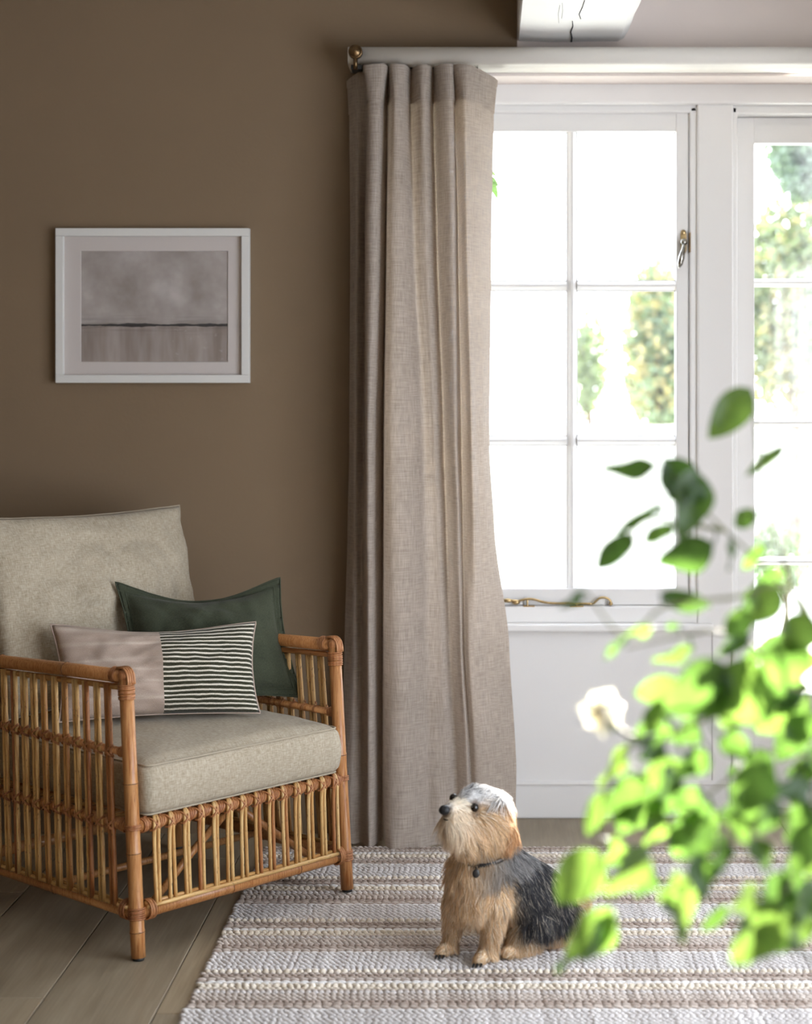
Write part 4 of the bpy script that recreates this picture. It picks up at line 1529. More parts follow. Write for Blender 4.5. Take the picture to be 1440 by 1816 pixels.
def zone_of(p):
    """nearest limb of each point"""
    best = np.full(len(p), 9.0); z = np.zeros(len(p), int)
    for i, (zn, pa, ra, pb, rb) in enumerate(DOGP):
        pa_, pb_ = np.array(pa), np.array(pb)
        d = pb_ - pa_
        t = np.clip(((p - pa_) @ d) / (d @ d), 0, 1)
        q = np.linalg.norm(p - (pa_ + t[:, None] * d), axis=1) - (ra + (rb - ra) * t)
        m = q < best
        best[m] = q[m]; z[m] = i
    return np.array([DOGP[i][0] for i in z])


NOSE = np.array((-0.0905, 3.786, 0.3715))
EYES = [np.array((-0.0245, 3.8195, 0.3690)), np.array((-0.0715, 3.852, 0.3830))]


def vnoise(p, s, seed):
    """cheap smooth noise from a few sines"""
    r = np.random.default_rng(seed)
    out = np.zeros(len(p))
    for k in range(6):
        d = r.normal(size=3); d /= np.linalg.norm(d)
        out += np.sin((p @ d) * s * r.uniform(0.6, 1.6) + r.uniform(0, 6.28))
    return out / 6


TAN, GOLD, CREAM, RUST = np.array((.53, .335, .172)), np.array((.72, .51, .30)), np.array((.84, .735, .585)), np.array((.44, .20, .075))
BLK, GRY, SLV, DBR = np.array((.016, .016, .020)), np.array((.24, .23, .225)), np.array((.78, .765, .75)), np.array((.10, .06, .035))


def sstep(a, b, x):
    t = np.clip((x - a) / (b - a), 0, 1)
    return t * t * (3 - 2 * t)


def coat(p, z, rng):
    """the coat's own colours: tan legs and chest, black saddle, silver crown, rusty ears"""
    n = len(p)
    X, Y, Z = p[:, 0], p[:, 1], p[:, 2]
    r1, r2 = rng.random(n), rng.random(n)
    nz = vnoise(p, 90, 1) * 0.6 + (r1 - 0.5) * 0.7
    c = TAN + (GOLD - TAN) * np.clip(0.5 + nz, 0, 1)[:, None]
    c = np.where((r2 < 0.27)[:, None], CREAM, c)

    def blend(c, col, w):
        return c + (col - c) * np.clip(np.broadcast_to(w, (len(c),)), 0, 1)[:, None]
    bodyz = np.isin(z, ['torso', 'rump', 'neck', 'chest', 'haunch'])
    # saddle: far side of a slanting line from the withers to the hip
    line = (X - 0.040) * 1.0 + (Z - 0.19) * 0.25 + (Y - 3.90) * 0.25
    w = sstep(-0.012, 0.016, line + 0.012 * nz) * sstep(0.040, 0.075, Z + 0.018 * nz)
    c = np.where(bodyz[:, None], blend(c, BLK + GRY * 0.10 * r1[:, None], w * np.where(r2 < 0.10, 0.5, 1.0)), c)
    # grey ruff behind the collar
    wn = (z == 'neck') | ((z == 'chest') & (Z > 0.20)) | ((z == 'torso') & (Z > 0.215))
    wr = sstep(-0.045, 0.035, X + 0.02 * nz) * sstep(0.175, 0.215, Z)
    c = np.where(wn[:, None], blend(c, GRY * (0.35 + 1.0 * r1[:, None]), wr * 0.85), c)
    # lower haunch stays tan, rim of the tail too
    head = np.isin(z, ['skull', 'face', 'cheek', 'muzzle', 'beard', 'ear', 'earfar'])
    hc = TAN + (GOLD - TAN) * np.clip(0.45 + nz, 0, 1)[:, None]
    hc = blend(hc, CREAM, (r2 < 0.22) * 0.8)
    dn = np.linalg.norm(p - NOSE, axis=1)
    hc = blend(hc, CREAM, (1 - sstep(0.035, 0.085, dn)) * (0.5 + 0.4 * r1))
    hc = blend(hc, DBR, (1 - sstep(0.012, 0.024, dn)) * 0.9)
    top = sstep(0.366, 0.392, Z + 0.012 * nz + 0.12 * (X + 0.03))
    sil = np.where((r2 < 0.20)[:, None], BLK * 2.5 + GRY * 0.5, SLV + (r1[:, None] - 0.5) * 0.25)
    hc = blend(hc, sil, top)
    # pale brows and bridge of the nose
    for e in EYES:
        bq = np.linalg.norm((p - (e + np.array((0.004, 0.008, 0.017)))) / np.array((0.020, 0.020, 0.011)), axis=1)
        hc = blend(hc, SLV + (r1[:, None] - 0.5) * 0.15, (1 - sstep(0.6, 1.3, bq)) * 0.9)
    br = np.linalg.norm((p - np.array((-0.066, 3.815, 0.380))) / np.array((0.018, 0.026, 0.014)), axis=1)
    hc = blend(hc, CREAM * 1.05, (1 - sstep(0.5, 1.3, br)) * 0.85)
    for e in EYES:
        de = np.linalg.norm(p - e, axis=1)
        hc = blend(hc, DBR, (1 - sstep(0.012, 0.026, de)) * 0.85)
    er = np.isin(z, ['ear']) & (Z < 0.37)
    hc = np.where(er[:, None], blend(RUST + (TAN - RUST) * r1[:, None] * 0.9, CREAM, (r2 < 0.10) * 0.6), hc)
    ear2 = (z == 'earfar')
    hc = np.where(ear2[:, None], blend(hc, TAN, 0.6), hc)
    c = np.where(head[:, None], hc, c)
    return np.clip(c * (0.82 + 0.36 * r1[:, None]), 0.004, 0.95)


def fur_mat():
    M = Mat('terrier_fur')
    at_ = M.n('ShaderNodeAttribute', attribute_name='coat')
    M.set(at_.outputs['Color'], 0.55, spec=0.3)
    tl = M.n('ShaderNodeBsdfTranslucent')
    M.l(at_.outputs['Color'], tl.inputs[0])
    ms = M.n('ShaderNodeMixShader'); ms.inputs[0].default_value = 0.28
    M.l(M.p.outputs[0], ms.inputs[1]); M.l(tl.outputs[0], ms.inputs[2])
    M.l(ms.outputs[0], M.out.inputs['Surface'])
    return M.m


M_FUR = fur_mat()
M_HIDE = Mat('terrier_hide')
_a = M_HIDE.n('ShaderNodeAttribute', attribute_name='coat')
M_HIDE.set(_a.outputs['Color'], 0.8, spec=0.1)
zb = zone_of(bv)
ca = body_me.color_attributes.new('coat', 'FLOAT_COLOR', 'POINT')
cc = np.ones((nv, 4)); cc[:, :3] = coat(bv, zb, np.random.default_rng(3)) * 0.8
ca.data.foreach_set('color', cc.ravel())
body_me.materials.clear(); body_me.materials.append(M_HIDE.m)
body_me.polygons.foreach_set('use_smooth', [True] * len(body_me.polygons))
body = link('body', body_me, dog, loc=-dgi)

# strands
body_me.calc_loop_triangles()
nt = len(body_me.loop_triangles)
tri = np.empty(nt * 3, int); body_me.loop_triangles.foreach_get('vertices', tri); tri = tri.reshape(-1, 3)
vn = np.empty(nv * 3); body_me.vertices.foreach_get('normal', vn); vn = vn.reshape(-1, 3)
A, B_, C_ = bv[tri[:, 0]], bv[tri[:, 1]], bv[tri[:, 2]]
area = np.linalg.norm(np.cross(B_ - A, C_ - A), axis=1)


def unit(a):
    return a / np.maximum(np.linalg.norm(a, axis=1, keepdims=True), 1e-9)


def sample(n, rng):
    k = rng.choice(nt, n, p=area / area.sum())
    a, b2 = rng.random(n), rng.random(n)
    m = a + b2 > 1; a[m], b2[m] = 1 - a[m], 1 - b2[m]
    w = np.stack([1 - a - b2, a, b2], 1)
    p = (bv[tri[k]] * w[:, :, None]).sum(1)
    nn = unit((vn[tri[k]] * w[:, :, None]).sum(1))
    return p, nn


LEN = {'skull': 0.030, 'face': 0.022, 'cheek': 0.046, 'muzzle': 0.022, 'beard': 0.040, 'ear': 0.036, 'earfar': 0.028, 'neck': 0.042, 'chest': 0.040, 'torso': 0.034,
       'rump': 0.030, 'haunch': 0.028, 'hindpaw': 0.009, 'leg': 0.025, 'paw': 0.0075, 'tail': 0.030}
LIFT = {'skull': 0.50, 'face': 0.42, 'cheek': 0.42, 'muzzle': 0.40, 'beard': 0.45, 'ear': 0.18, 'earfar': 0.2, 'neck': 0.35, 'chest': 0.33, 'torso': 0.20, 'rump': 0.20,
        'haunch': 0.25, 'hindpaw': 0.3, 'leg': 0.35, 'paw': 0.25, 'tail': 0.4}


def strand(p, nn, z, rng, wild):
    n = len(p)
    L = np.array([LEN[q] for q in z]) * rng.uniform(0.65, 1.15, n)
    lift = np.array([LIFT[q] for q in z])
    flow = np.zeros((n, 3)); flow[:, 2] = -1
    hd = np.isin(z, ['skull', 'face', 'cheek', 'muzzle', 'beard'])
    away = unit(p - NOSE)
    flow = np.where(hd[:, None], away * 0.9 + np.array((0, 0, -0.75)), flow)
    topm = np.isin(z, ['skull', 'face']) & (p[:, 2] > 0.378)
    flow = np.where(topm[:, None], away * 0.6 + np.array((0.15, -0.15, 0.25)) + rng.normal(size=(n, 3)) * 0.35, flow)
    back = np.isin(z, ['torso', 'rump'])
    flow = np.where(back[:, None], np.array((0.45, 0.15, -0.95)), flow)
    flow = np.where((z == 'tail')[:, None], np.array((0.7, -0.1, 0.1)), flow)
    flow = np.where((z == 'leg')[:, None], np.array((0.12, -0.05, -1.0)), flow)
    flow = np.where(np.isin(z, ['paw', 'hindpaw'])[:, None], np.array((-0.5, -0.6, -0.25)), flow)
    # soft waves
    wob = np.stack([vnoise(p, 70, s) for s in (11, 12, 13)], 1)
    flow = flow + wob * 0.55 + rng.normal(size=(n, 3)) * wild
    tan = unit(flow - nn * (flow * nn).sum(1, keepdims=True))
    d = unit(tan * (1 - lift * 0.5)[:, None] + nn * lift[:, None])
    # shorten round the eyes and nose
    for e, r0, r1 in ((EYES[0], 0.013, 0.030), (EYES[1], 0.012, 0.028), (NOSE, 0.014, 0.040)):
        L = L * (0.12 + 0.88 * sstep(r0, r1, np.linalg.norm(p - e, axis=1)))
    bend = np.zeros((n, 3)); bend[:, 2] = -1
    curl = unit(np.cross(d, nn) + 1e-6) * rng.normal(size=(n, 1)) * 0.36
    pts = []
    for t in (0.0, 0.3, 0.62, 1.0):
        pts.append(p + d * (L * t)[:, None] + (bend * 0.38 + curl) * (L * t * t)[:, None])
    return np.stack(pts, 1)


def grow(N, K, seed, w0):
    rng = np.random.default_rng(seed)
    gp_, gn = sample(K, rng)
    gz = zone_of(gp_)
    gs = strand(gp_, gn, gz, rng, 0.22)
    p, nn = sample(N, rng)
    keep = np.ones(N, bool)
    for e, r in ((EYES[0], 0.0125), (EYES[1], 0.0115), (NOSE, 0.0125)):
        keep &= np.linalg.norm(p - e, axis=1) > r
    keep &= p[:, 2] > 0.016
    p, nn = p[keep], nn[keep]
    z = zone_of(p)
    s = strand(p, nn, z, rng, 0.14)
    kd = KDTree(K)
    for i, q in enumerate(gp_): kd.insert(q, i)
    kd.balance()
    near = np.array([kd.find(q)[1] for q in p])
    dist = np.linalg.norm(gp_[near] - p, axis=1)
    pull = np.clip(1 - dist / 0.020, 0, 1)
    for k, t in enumerate((0.0, 0.3, 0.62, 1.0)):
        f = (0.85 * t ** 1.1 * pull)[:, None]
        s[:, k] = s[:, k] * (1 - f) + gs[near, k] * f
    s[:, :, 2] = np.maximum(s[:, :, 2], 0.0135)
    n = len(p)
    dirs = unit(s[:, 3] - s[:, 0])
    side = unit(np.cross(dirs, nn) + 1e-6)
    tw = rng.normal(size=(n, 1)) * 0.5
    side = unit(side + nn * tw)
    V = np.empty((n, 7, 3))
    for k, w in enumerate((1.0, 0.85, 0.55)):
        V[:, 2 * k] = s[:, k] - side * w0 * w / 2
        V[:, 2 * k + 1] = s[:, k] + side * w0 * w / 2
    V[:, 6] = s[:, 3]
    base = (np.arange(n) * 7)[:, None]
    quads = np.concatenate([base + np.array([[0, 1, 3, 2]]), base + np.array([[2, 3, 5, 4]])], 0)
    tris = base + np.array([[4, 5, 6]])
    me = bpy.data.meshes.new('fur')
    nvv = n * 7
    me.vertices.add(nvv); me.vertices.foreach_set('co', V.ravel())
    loops = np.concatenate([quads.ravel(), tris.ravel()])
    me.loops.add(len(loops)); me.loops.foreach_set('vertex_index', loops)
    nq, ntri = len(quads), len(tris)
    me.polygons.add(nq + ntri)
    ls = np.concatenate([np.arange(nq) * 4, nq * 4 + np.arange(ntri) * 3])
    me.polygons.foreach_set('loop_start', ls)
    me.polygons.foreach_set('use_smooth', np.ones(nq + ntri, bool))
    me.update(calc_edges=True)
    col = coat(p, z, rng)
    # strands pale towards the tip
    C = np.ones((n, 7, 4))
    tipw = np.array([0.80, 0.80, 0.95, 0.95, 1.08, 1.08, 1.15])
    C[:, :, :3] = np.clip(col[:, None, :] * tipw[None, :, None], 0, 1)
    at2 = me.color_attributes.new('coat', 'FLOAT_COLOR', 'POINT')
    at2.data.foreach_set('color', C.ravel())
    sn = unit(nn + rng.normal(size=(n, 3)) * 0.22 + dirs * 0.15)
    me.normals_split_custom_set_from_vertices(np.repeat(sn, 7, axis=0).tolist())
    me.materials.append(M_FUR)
    return me


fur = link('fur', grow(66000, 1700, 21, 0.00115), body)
fur['kind'] = 'stuff'
M_EYE = Mat('dark_wet_eye').set((0.008, 0.005, 0.003), 0.08, spec=0.4).m
M_NOSE = paint('black_wet_nose', (0.008, 0.008, 0.009), 0.42, 0.1, 0.4, 300, 0.35)
for e, r in ((EYES[0], 0.0108), (EYES[1], 0.0098)):
    o = MB().ball(e, r, 20, 14).build('eye', M_EYE, dog); o.location = -dgi
nb = MB().ball(NOSE, (0.0132, 0.0110, 0.0112), 20, 14)
nb.ball(NOSE + np.array((0.002, 0.006, -0.007)), (0.009, 0.008, 0.007), 16, 10)
o = nb.build('nose', M_NOSE, dog); o.location = -dgi
mo = MB().ball((-0.0835, 3.7965, 0.3490), (0.0105, 0.0080, 0.0042), 16, 10).ball((-0.0765, 3.7955, 0.3455), (0.0095, 0.0060, 0.0030), 14, 8)
o = mo.build('mouth', M_NOSE, dog); o.location = -dgi
# collar just below the beard
M_COLLAR = Mat('black_leather').set((0.014, 0.013, 0.013), 0.4).m
cb = MB()
cpts = []
for k in range(33):
    a = 2 * math.pi * k / 32
    cpts.append((0.000 + 0.0605 * math.cos(a) * 1.0, 3.886 + 0.0605 * math.sin(a), 0.248 + 0.012 * math.cos(a) + 0.010 * math.sin(a)))
cb.tube(cpts, 0.0075, 8, cap=False)
o = cb.build('collar', M_COLLAR, dog); o.location = -dgi
tg = MB().ball((-0.020, 3.812, 0.222), (0.008, 0.003, 0.010), 14, 10).ring((-0.020, 3.815, 0.235), (1, 0, 0), 0.005, 0.001, 12, 4)
o = tg.build('collar_tag', M_COLLAR, dog); o.location = -dgi
for c in ((-0.098, 3.882), (-0.012, 3.825)):
    for a in (-0.011, 0.0, 0.011):
        q = (c[0] + a * 0.75 - 0.0045, c[1] - 0.0165, 0.0185)
        cw = MB().tube([q, (q[0] - 0.002, q[1] - 0.006, 0.0165), (q[0] - 0.003, q[1] - 0.009, 0.0132)], [0.0032, 0.0026, 0.0008], 6)
        o = cw.build('claw', M_NOSE, dog); o.location = -dgi

# ------------------------------------------------------------------ leafy pot plant close to the viewer
PY = 2.02
plant = empty('potted_plant', (0.78, PY, 0.0))
pli = plant.location.copy()
tag(plant, 'leafy green pot plant with arching stems close by, out of focus', 'plant')
pot = MB()
prof = [(0.0, 0.0), (0.12, 0.0), (0.135, 0.02), (0.16, 0.28), (0.168, 0.30), (0.168, 0.325), (0.152, 0.325), (0.148, 0.29), (0.0, 0.285)]
nn_ = 28
pv = [(r * math.cos(2 * math.pi * k / nn_), r * math.sin(2 * math.pi * k / nn_), z) for r, z in prof[1:-1] for k in range(nn_)]
pf = [(i * nn_ + k, i * nn_ + (k + 1) % nn_, (i + 1) * nn_ + (k + 1) % nn_, (i + 1) * nn_ + k) for i in range(len(prof) - 3) for k in range(nn_)]
pf.append(tuple(range(nn_ - 1, -1, -1)))
pot.add(pv, pf).build('pot', M_POT, plant)
MB().tube([(0, 0, 0.24), (0, 0, 0.291)], 0.147, 28).build('soil', M_SOIL, plant)


def blade(name, L, W, cup, bend, m):
    """a pointed oval leaf folded along the midrib, 10 rows"""
    V, F = [], []
    R = 10
    for i in range(R + 1):
        t = i / R
        w = W / 2 * (math.sin(math.pi * min(1, t * 0.97 + 0.015) ** 0.80)) ** 0.85 if 0 < i < R else 0.0005
        z = -bend * t * t * L
        for s in (-1, -0.5, 0, 0.5, 1):
            V.append((s * w, t * L, z + cup * abs(s) ** 1.3 * w + 0.004 * math.sin(t * 9 + s * 2) * abs(s)))
    for i in range(R):
        for k in range(4):
            F.append((i * 5 + k, i * 5 + k + 1, i * 5 + k + 6, i * 5 + k + 5))
    return V, F


stems_px = [  # stems through picture places with their depth
    [(1640, 1650, 2.02), (1560, 1350, 2.02), (1450, 1130, 2.03), (1360, 1010, 2.03), (1285, 940, 2.05), (1225, 880, 2.06), (1175, 815, 2.06)],
    [(1450, 1130, 2.03), (1390, 1000, 2.10), (1350, 850, 2.12), (1335, 700, 2.14)],
    [(1450, 1130, 2.03), (1400, 1040, 1.95), (1300, 1060, 1.93), (1180, 1075, 1.92), (1110, 1130, 1.9), (1040, 1050, 1.9)],
    [(1640, 1650, 2.02), (1530, 1300, 1.98), (1400, 1220, 1.96), (1290, 1260, 1.94), (1170, 1310, 1.92), (1110, 1330, 1.90), (1075, 1400, 1.90), (1062, 1520, 1.9), (1030, 1620, 1.9), (1000, 1705, 1.9)],
    [(1640, 1700, 2.02), (1520, 1420, 2.05), (1400, 1330, 2.06), (1310, 1370, 2.06), (1220, 1440, 2.05), (1150, 1500, 2.02), (1085, 1600, 2.0)],
    [(1640, 1700, 2.02), (1530, 1450, 1.90), (1420, 1430, 1.86), (1330, 1470, 1.84), (1240, 1530, 1.84), (1205, 1620, 1.84)],
    [(1640, 1720, 2.02), (1540, 1560, 1.95), (1440, 1530, 1.9), (1385, 1590, 1.86), (1330, 1640, 1.85)],
    [(1285, 940, 2.05), (1215, 930, 2.05), (1150, 920, 2.06), (1105, 960, 2.06)],
    [(1400, 1220, 1.96), (1340, 1150, 1.97), (1270, 1120, 1.98), (1200, 1130, 2.0), (1110, 1150, 2.0)],
]
STEMP = []
root_p = Vector((0.78, PY, 0.30))
for sp3 in stems_px:
    pts = [at(a, c, d) for a, c, d in sp3]
    if sp3[0][0] == 1640: pts = [root_p + Vector((random.uniform(-.05, .05), random.uniform(-.05, .05), 0)), root_p + Vector((-0.05, 0, 0.22))] + pts
    q = cr(pts, 7)
    n = len(q)
    r = [0.0034 - 0.0024 * i / n for i in range(n)]
    o = MB().tube(q, r, 6).build('stem', M_STEM, plant); o.location = -pli
    STEMP += [(p, sp3) for p in q]

VIEW = Vector((0, -1, 0))


def leaf(bx, by, tx, ty, w, depth=None, roll=None, dz=None, name='leaf', m=M_LEAF, petiole=True):
    a0 = at(bx, by, 2.0)
    near = min(STEMP, key=lambda q: (at(bx, by, q[0].y) - q[0]).length)[0]
    d = depth if depth else near.y + random.uniform(-0.05, 0.04)
    a = at(bx, by, d)
    t = at(tx, ty, d + (dz if dz is not None else random.uniform(-0.035, 0.02)))
    ax = t - a
    L = ax.length
    ax.normalize()
    roll = roll if roll is not None else random.uniform(-0.6, 0.6)
    side = ax.cross(VIEW).normalized()
    nrm = side.cross(ax).normalized()
    s2 = side * math.cos(roll) + nrm * math.sin(roll)
    n2 = s2.cross(ax)
    W = 1.12 * w / FPX * d / max(0.55, math.cos(roll))
    V, F = blade('leaf', L, W, random.uniform(0.15, 0.5), random.uniform(-0.10, 0.16), m)
    mb = MB()
    mb.add([s2 * x + ax * y + n2 * z for x, y, z in V], F)
    if petiole and (near - a).length < 0.16:
        mb.tube(cr([Vector((0, 0, 0)), (near - a) * 0.5 + Vector((0, 0, -0.004)), near - a], 3), 0.0014, 5)
    me = mb.mesh('leaf', m)
    o = link(name, me, plant)
    o.location = a - pli
    return o


LEAVES = [
    (1331, 690, 1256, 780, 58), (1392, 792, 1326, 838, 20), (1166, 828, 1068, 832, 32), (1178, 812, 1232, 905, 62), (1232, 830, 1212, 955, 66), (1255, 862, 1212, 890, 30),
    (1262, 872, 1180, 880, 40), (1174, 895, 1088, 950, 16), (1123, 948, 1056, 1012, 38), (1196, 934, 1140, 963, 24), (1266, 962, 1166, 998, 60), (1340, 908, 1302, 934, 30), (1298, 950, 1294, 1012, 10),
    (1356, 967, 1316, 1012, 22), (1172, 1054, 1263, 1078, 36), (1036, 1048, 998, 1078, 18), (1158, 1112, 1112, 1126, 20), (1112, 1128, 1070, 1168, 12), (1204, 1110, 1180, 1112, 12),
    (1292, 1182, 1184, 1268, 84), (1332, 1165, 1288, 1300, 78), (1436, 1148, 1338, 1212, 66), (1384, 1042, 1334, 1108, 44), (1440, 1090, 1392, 1160, 56),
    (1392, 1008, 1318, 1062, 40), (1368, 1035, 1312, 1098, 44), (1335, 1085, 1284, 1126, 40), (1400, 1130, 1320, 1170, 36), (1330, 1128, 1276, 1160, 26), (1232, 1150, 1156, 1172, 26),
    (1150, 1310, 1112, 1318, 10), (1114, 1320, 1066, 1396, 30), (1076, 1400, 1040, 1484, 36), (1142, 1372, 1088, 1458, 62), (1180, 1312, 1132, 1348, 40), (1064, 1512, 990, 1602, 74), (1116, 1498, 1062, 1542, 32),
    (1150, 1500, 1080, 1588, 50), (1158, 1532, 1126, 1590, 38), (1086, 1606, 1002, 1700, 58), (1094, 1622, 1030, 1702, 46), (1006, 1698, 985, 1732, 12), (1195, 1538, 1219, 1676, 46), (1176, 1570, 1200, 1625, 30),
    (1292, 1608, 1244, 1652, 22), (1342, 1572, 1302, 1618, 36), (1388, 1596, 1296, 1708, 70), (1404, 1578, 1386, 1694, 58), (1334, 1484, 1366, 1546, 38), (1290, 1484, 1272, 1540, 34), (1352, 1346, 1324, 1454, 64),
    (1308, 1356, 1304, 1424, 36), (1272, 1436, 1226, 1522, 36), (1300, 1438, 1326, 1500, 28), (1214, 1462, 1194, 1518, 36), (1440, 1446, 1414, 1562, 52), (1346, 1326, 1366, 1398, 34), (1278, 1306, 1338, 1348, 40),
    (1376, 1196, 1370, 1254, 32), (1408, 1240, 1378, 1268, 30), (1240, 1280, 1196, 1320, 40), (1256, 1330, 1210, 1372, 44), (1196, 1360, 1168, 1420, 40), (1236, 1390, 1200, 1440, 40), (1410, 1290, 1380, 1350, 44),
    (1440, 1240, 1400, 1300, 40), (1175, 1440, 1140, 1500, 40), (1430, 1340, 1400, 1400, 40), (1430, 1600, 1400, 1690, 50), (1445, 1560, 1420, 1640, 46), (1262, 1210, 1226, 1262, 36), (1130, 1420, 1096, 1480, 40), (1200, 1290, 1160, 1310, 24),
    (1100, 1480, 1080, 1530, 30), (1240, 1440, 1218, 1490, 30), (1380, 1420, 1350, 1480, 36), (1320, 1230, 1280, 1290, 46),
]
NEARER = {(1292, 1182), (1332, 1165), (1436, 1148), (1384, 1042), (1440, 1090), (1352, 1346), (1388, 1596), (1440, 1446), (1150, 1500)}
for q in LEAVES:
    if q[:2] in NEARER: leaf(*q[:4], q[4] * 1.12, depth=1.80, roll=random.uniform(-0.3, 0.3))
    else: leaf(*q)
r_ = random.Random(4)
for k in range(34):
    cx, cy = r_.uniform(1160, 1470), r_.uniform(1180, 1560)
    if cx < 1000 + (cy - 1180) * 0.1 or r_.random() < 0.0: continue
    a = r_.uniform(1.2, 3.4)
    L = r_.uniform(55, 95)
    leaf(cx, cy, cx + math.cos(a) * L, cy + abs(math.sin(a)) * L, L * r_.uniform(0.42, 0.58))
for k in range(40):      # the rest of the bush beyond the frame
    cx, cy = r_.uniform(1450, 1760), r_.uniform(1050, 1750)
    a = r_.uniform(0, 6.28)
    leaf(cx, cy, cx + math.cos(a) * 75, cy + math.sin(a) * 75, 38)

# a pale open blossom at the end of one shoot
M_PETAL = leaf_mat('white_petal', [(0.0, (0.80, 0.80, 0.74)), (1.0, (0.84, 0.83, 0.76))], 0.35, 0.5, 0.3, (1.0, 1.0, 0.9))
fc = at(1068, 1262, 1.90)
fl = empty('blossom', (0, 0, 0))
fl.parent = plant
fl.location = fc - pli
st_ = MB().tube(cr([fc - fc, at(1095, 1290, 1.9) - fc, at(1130, 1308, 1.9) - fc, at(1165, 1312, 1.92) - fc], 4), 0.0028, 6)
st_.build('flower_stalk', M_STEM, fl)
MB().ball((0.010, 0.010, -0.014), (0.011, 0.009, 0.010), 12, 8).build('calyx', M_LEAF, fl)
MB().ball((0.0, -0.001, 0.0), (0.011, 0.008, 0.011), 12, 8).build('bud', M_PETAL, fl)
for k in range(7):
    a = 2 * math.pi * k / 7 + 0.3
    V, F = blade('petal', 0.025 if k % 2 else 0.022, 0.024, 0.35, -0.5, M_PETAL)
    d = Vector((math.cos(a), -0.55, math.sin(a))).normalized()
    sd = d.cross(Vector((0, 1, 0))).normalized()
    n3 = sd.cross(d)
    MB().add([sd * x + d * y + n3 * z for x, y, z in V], F).build('petal', M_PETAL, fl)

# ------------------------------------------------------------------ garden beyond the glass
gr = struct(MB().box(-14, 22, 5.47, 46, -0.30, -0.12).build('ground', M_LAWN, None, False))


def crown_mesh(n, rx, ry, rz, size, seed, box=False, holes=()):
    r = np.random.default_rng(seed)
    p = r.normal(size=(n * 3, 3))
    p /= np.linalg.norm(p, axis=1, keepdims=True)
    p *= r.random((n * 3, 1)) ** 0.42
    if box: p = np.sign(p) * np.abs(p) ** 0.62
    lump = 0.82 + 0.28 * vnoise(p, 5.0, seed + 5)
    p = p * lump[:, None] * np.array((rx, ry, rz))
    keep = np.ones(len(p), bool)
    for hx_, hz_, ra, rb, pr in holes: keep &= (((p[:, 0] - p[:, 1] * TA - hx_) / ra) ** 2 + ((p[:, 2] - p[:, 1] * TE - hz_) / rb) ** 2 > 1) | (r.random(len(p)) < pr)
    p = p[keep][:n]
    n = len(p)
    d = unit(r.normal(size=(n, 3)) + np.array((0, 0, -0.3)))
    s = unit(np.cross(d, r.normal(size=(n, 3))))
    L = size * r.uniform(0.7, 1.3, (n, 1))
    V = np.stack([p - d * L / 2, p + s * L * 0.28, p + d * L / 2, p - s * L * 0.28], 1).reshape(-1, 3)
    me = bpy.data.meshes.new('crown')
    me.from_pydata(V.tolist(), [], [(4 * i, 4 * i + 1, 4 * i + 2, 4 * i + 3) for i in range(n)])
    return me


def tree(name, label, cat, x, y, cz, rx, ry, rz, n, size, m, seed, group=None, box=False, trunk=0.05, holes=(), m2=None):
    root = empty(name, (x, y, -0.12))
    c = crown_mesh(n, rx, ry, rz, size, seed, box, holes)
    c.materials.append(m)
    o = link('crown', c, root, loc=(0, 0, cz + 0.12)); o['kind'] = 'stuff'
    if m2:
        c2 = crown_mesh(n // 2, rx * 1.02, ry * 1.02, rz * 1.02, size, seed + 9, box, holes)
        c2.materials.append(m2)
        o = link('leaf_clusters', c2, root, loc=(0, 0, cz + 0.12)); o['kind'] = 'stuff'
    b = MB().tube([(0, 0, 0), (0.03, 0, cz * 0.4), (0, 0.02, cz + 0.1)], [trunk * 1.3, trunk, trunk * 0.5], 8)
    for k in range(4):
        a = k * 1.57 + seed
        b.tube([(0, 0, cz * 0.7), (math.cos(a) * rx * 0.5, math.sin(a) * ry * 0.5, cz + rz * 0.4)], [trunk * 0.5, trunk * 0.15], 6)
    b.build('trunk', M_BARK, root)
    tag(root, label, cat, group)
    return root


TA = math.tan(SUN_AZ)
TE = math.tan(SUN_EL) / math.cos(SUN_AZ)


def toward_sun(x, z, L):
    return x + L * TA, z + L * TE


# tall tree added to shade the casement, its crown gapped where sun gets through
ax_, az_ = toward_sun(0.27, 1.30, 8.0)
hx_, hz_ = toward_sun(0.062, 0.365, 9.34)
cx_, cz_ = toward_sun(0.02, 0.92, 8.0)
tree('garden_tree', 'added tall garden tree that screens the casement from the sun', 'tree', ax_, 13.2, az_, 0.70, 0.45, 1.30, 17000, 0.085, M_TREE, 5, box=True, trunk=0.07,
     holes=((hx_ - ax_, hz_ - az_, 0.095, 0.085, 0.0), (cx_ - ax_, cz_ - az_, 0.13, 0.30, 0.45)))
bx_, bz_ = toward_sun(1.30, 0.42, 6.8)  # bushy tree added out of view to block low sun through the door
tree('garden_tree', 'added bushy garden tree, unseen, that keeps low sun off the rug', 'tree', bx_ + 0.25, 12.0, bz_ - 0.15, 1.0, 0.5, 0.75, 8000, 0.085, M_TREE, 6, box=True)
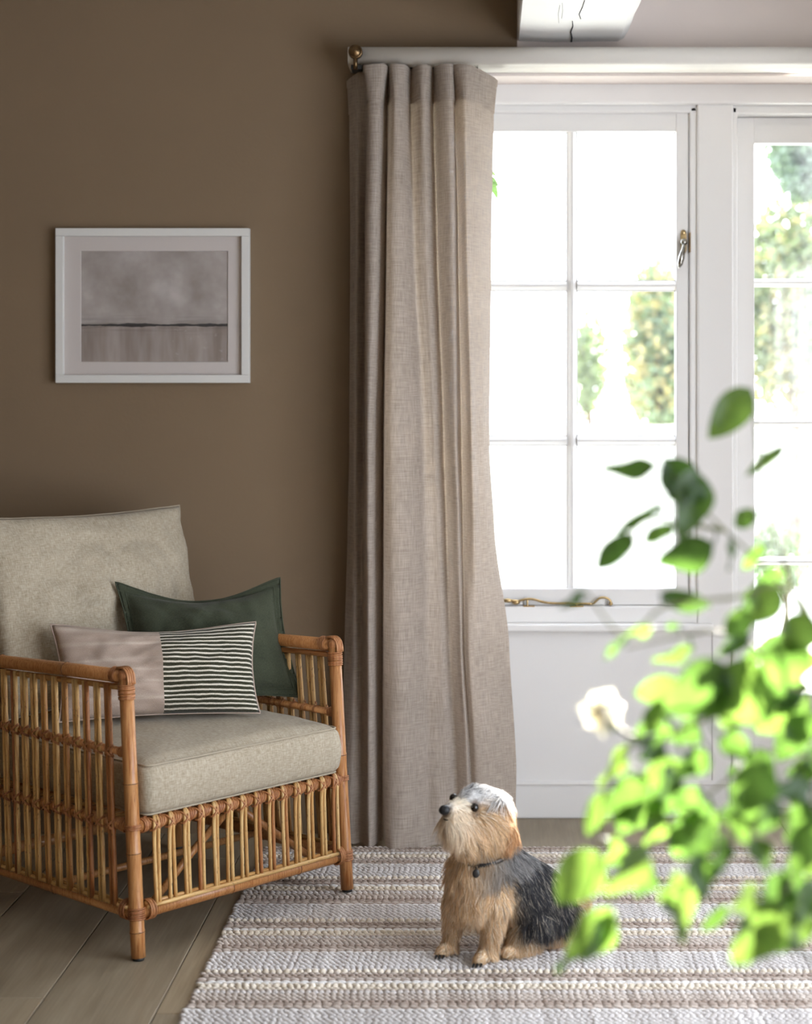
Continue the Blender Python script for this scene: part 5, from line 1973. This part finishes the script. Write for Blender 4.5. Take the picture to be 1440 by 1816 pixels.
tree('garden_tree', 'yellowing small tree seen through the upper door panes', 'tree', 2.30, 12.6, 1.95, 0.62, 0.6, 1.0, 2600, 0.10, M_TREE, 7, m2=M_AUTUMN)
tree('shrub', 'pale round shrub seen through the middle casement panes', 'shrub', 1.78, 17.0, 1.75, 0.50, 0.6, 1.15, 2600, 0.11, M_TREE, 8, m2=M_AUTUMN)
tree('shrub', 'thin upright bush behind the middle bar of the casement', 'shrub', 1.10, 18.0, 1.65, 0.28, 0.4, 0.75, 900, 0.10, M_TREE, 12)
tree('shrub', 'low dark shrub on the gravel outside the glazed door', 'shrub', 1.62, 9.2, 0.42, 0.26, 0.26, 0.24, 900, 0.05, M_TREE, 9, trunk=0.015)
gw = struct(bev_box('garden_wall', -4, 9, 15.0, 15.25, -0.13, CAMH - (756 - PPY) / FPX * 15.0, M_LAWN, None, 0.02))
dx_, dz_ = toward_sun(0.27, 0.80, 8.5)  # sparse crown added out of view to break up sun on the plant
tree('garden_tree', 'added sparse tree, unseen, that dapples the sun on the pot plant', 'tree', dx_, 10.5, dz_, 0.40, 0.35, 0.42, 80, 0.085, M_TREE, 15, trunk=0.03)
# a sprig of climber hanging outside the casement, by the curtain edge
vine = empty('vine_sprig', at(866, 300, 5.62))
vi_ = vine.location.copy()
q = [at(770, 40, 5.46), at(800, 150, 5.60), at(840, 230, 5.62), at(864, 300, 5.62), at(876, 330, 5.62)]
o = MB().tube(cr(q, 4), 0.0015, 5).build('stem', M_STEM, vine); o.location = -vi_
for (a, b_, c, d, w) in ((868, 312, 884, 330, 9), (872, 322, 882, 352, 12), (864, 300, 880, 312, 8), (850, 260, 866, 282, 9), (846, 248, 840, 276, 9)):
    p0, p1 = at(a, b_, 5.62), at(c, d, 5.60)
    axv = (p1 - p0); Lh = axv.length; axv.normalize()
    sdv = axv.cross(VIEW).normalized(); nv_ = sdv.cross(axv)
    V, F = blade('leaf', Lh, w / FPX * 5.62, 0.2, 0.1, M_LEAF)
    o = MB().add([sdv * x + axv * y + nv_ * z for x, y, z in V], F).build('leaf', M_LEAF, vine)
    o.location = p0 - vi_
tag(vine, 'small green climber sprig outside the window at the curtain edge', 'vine')
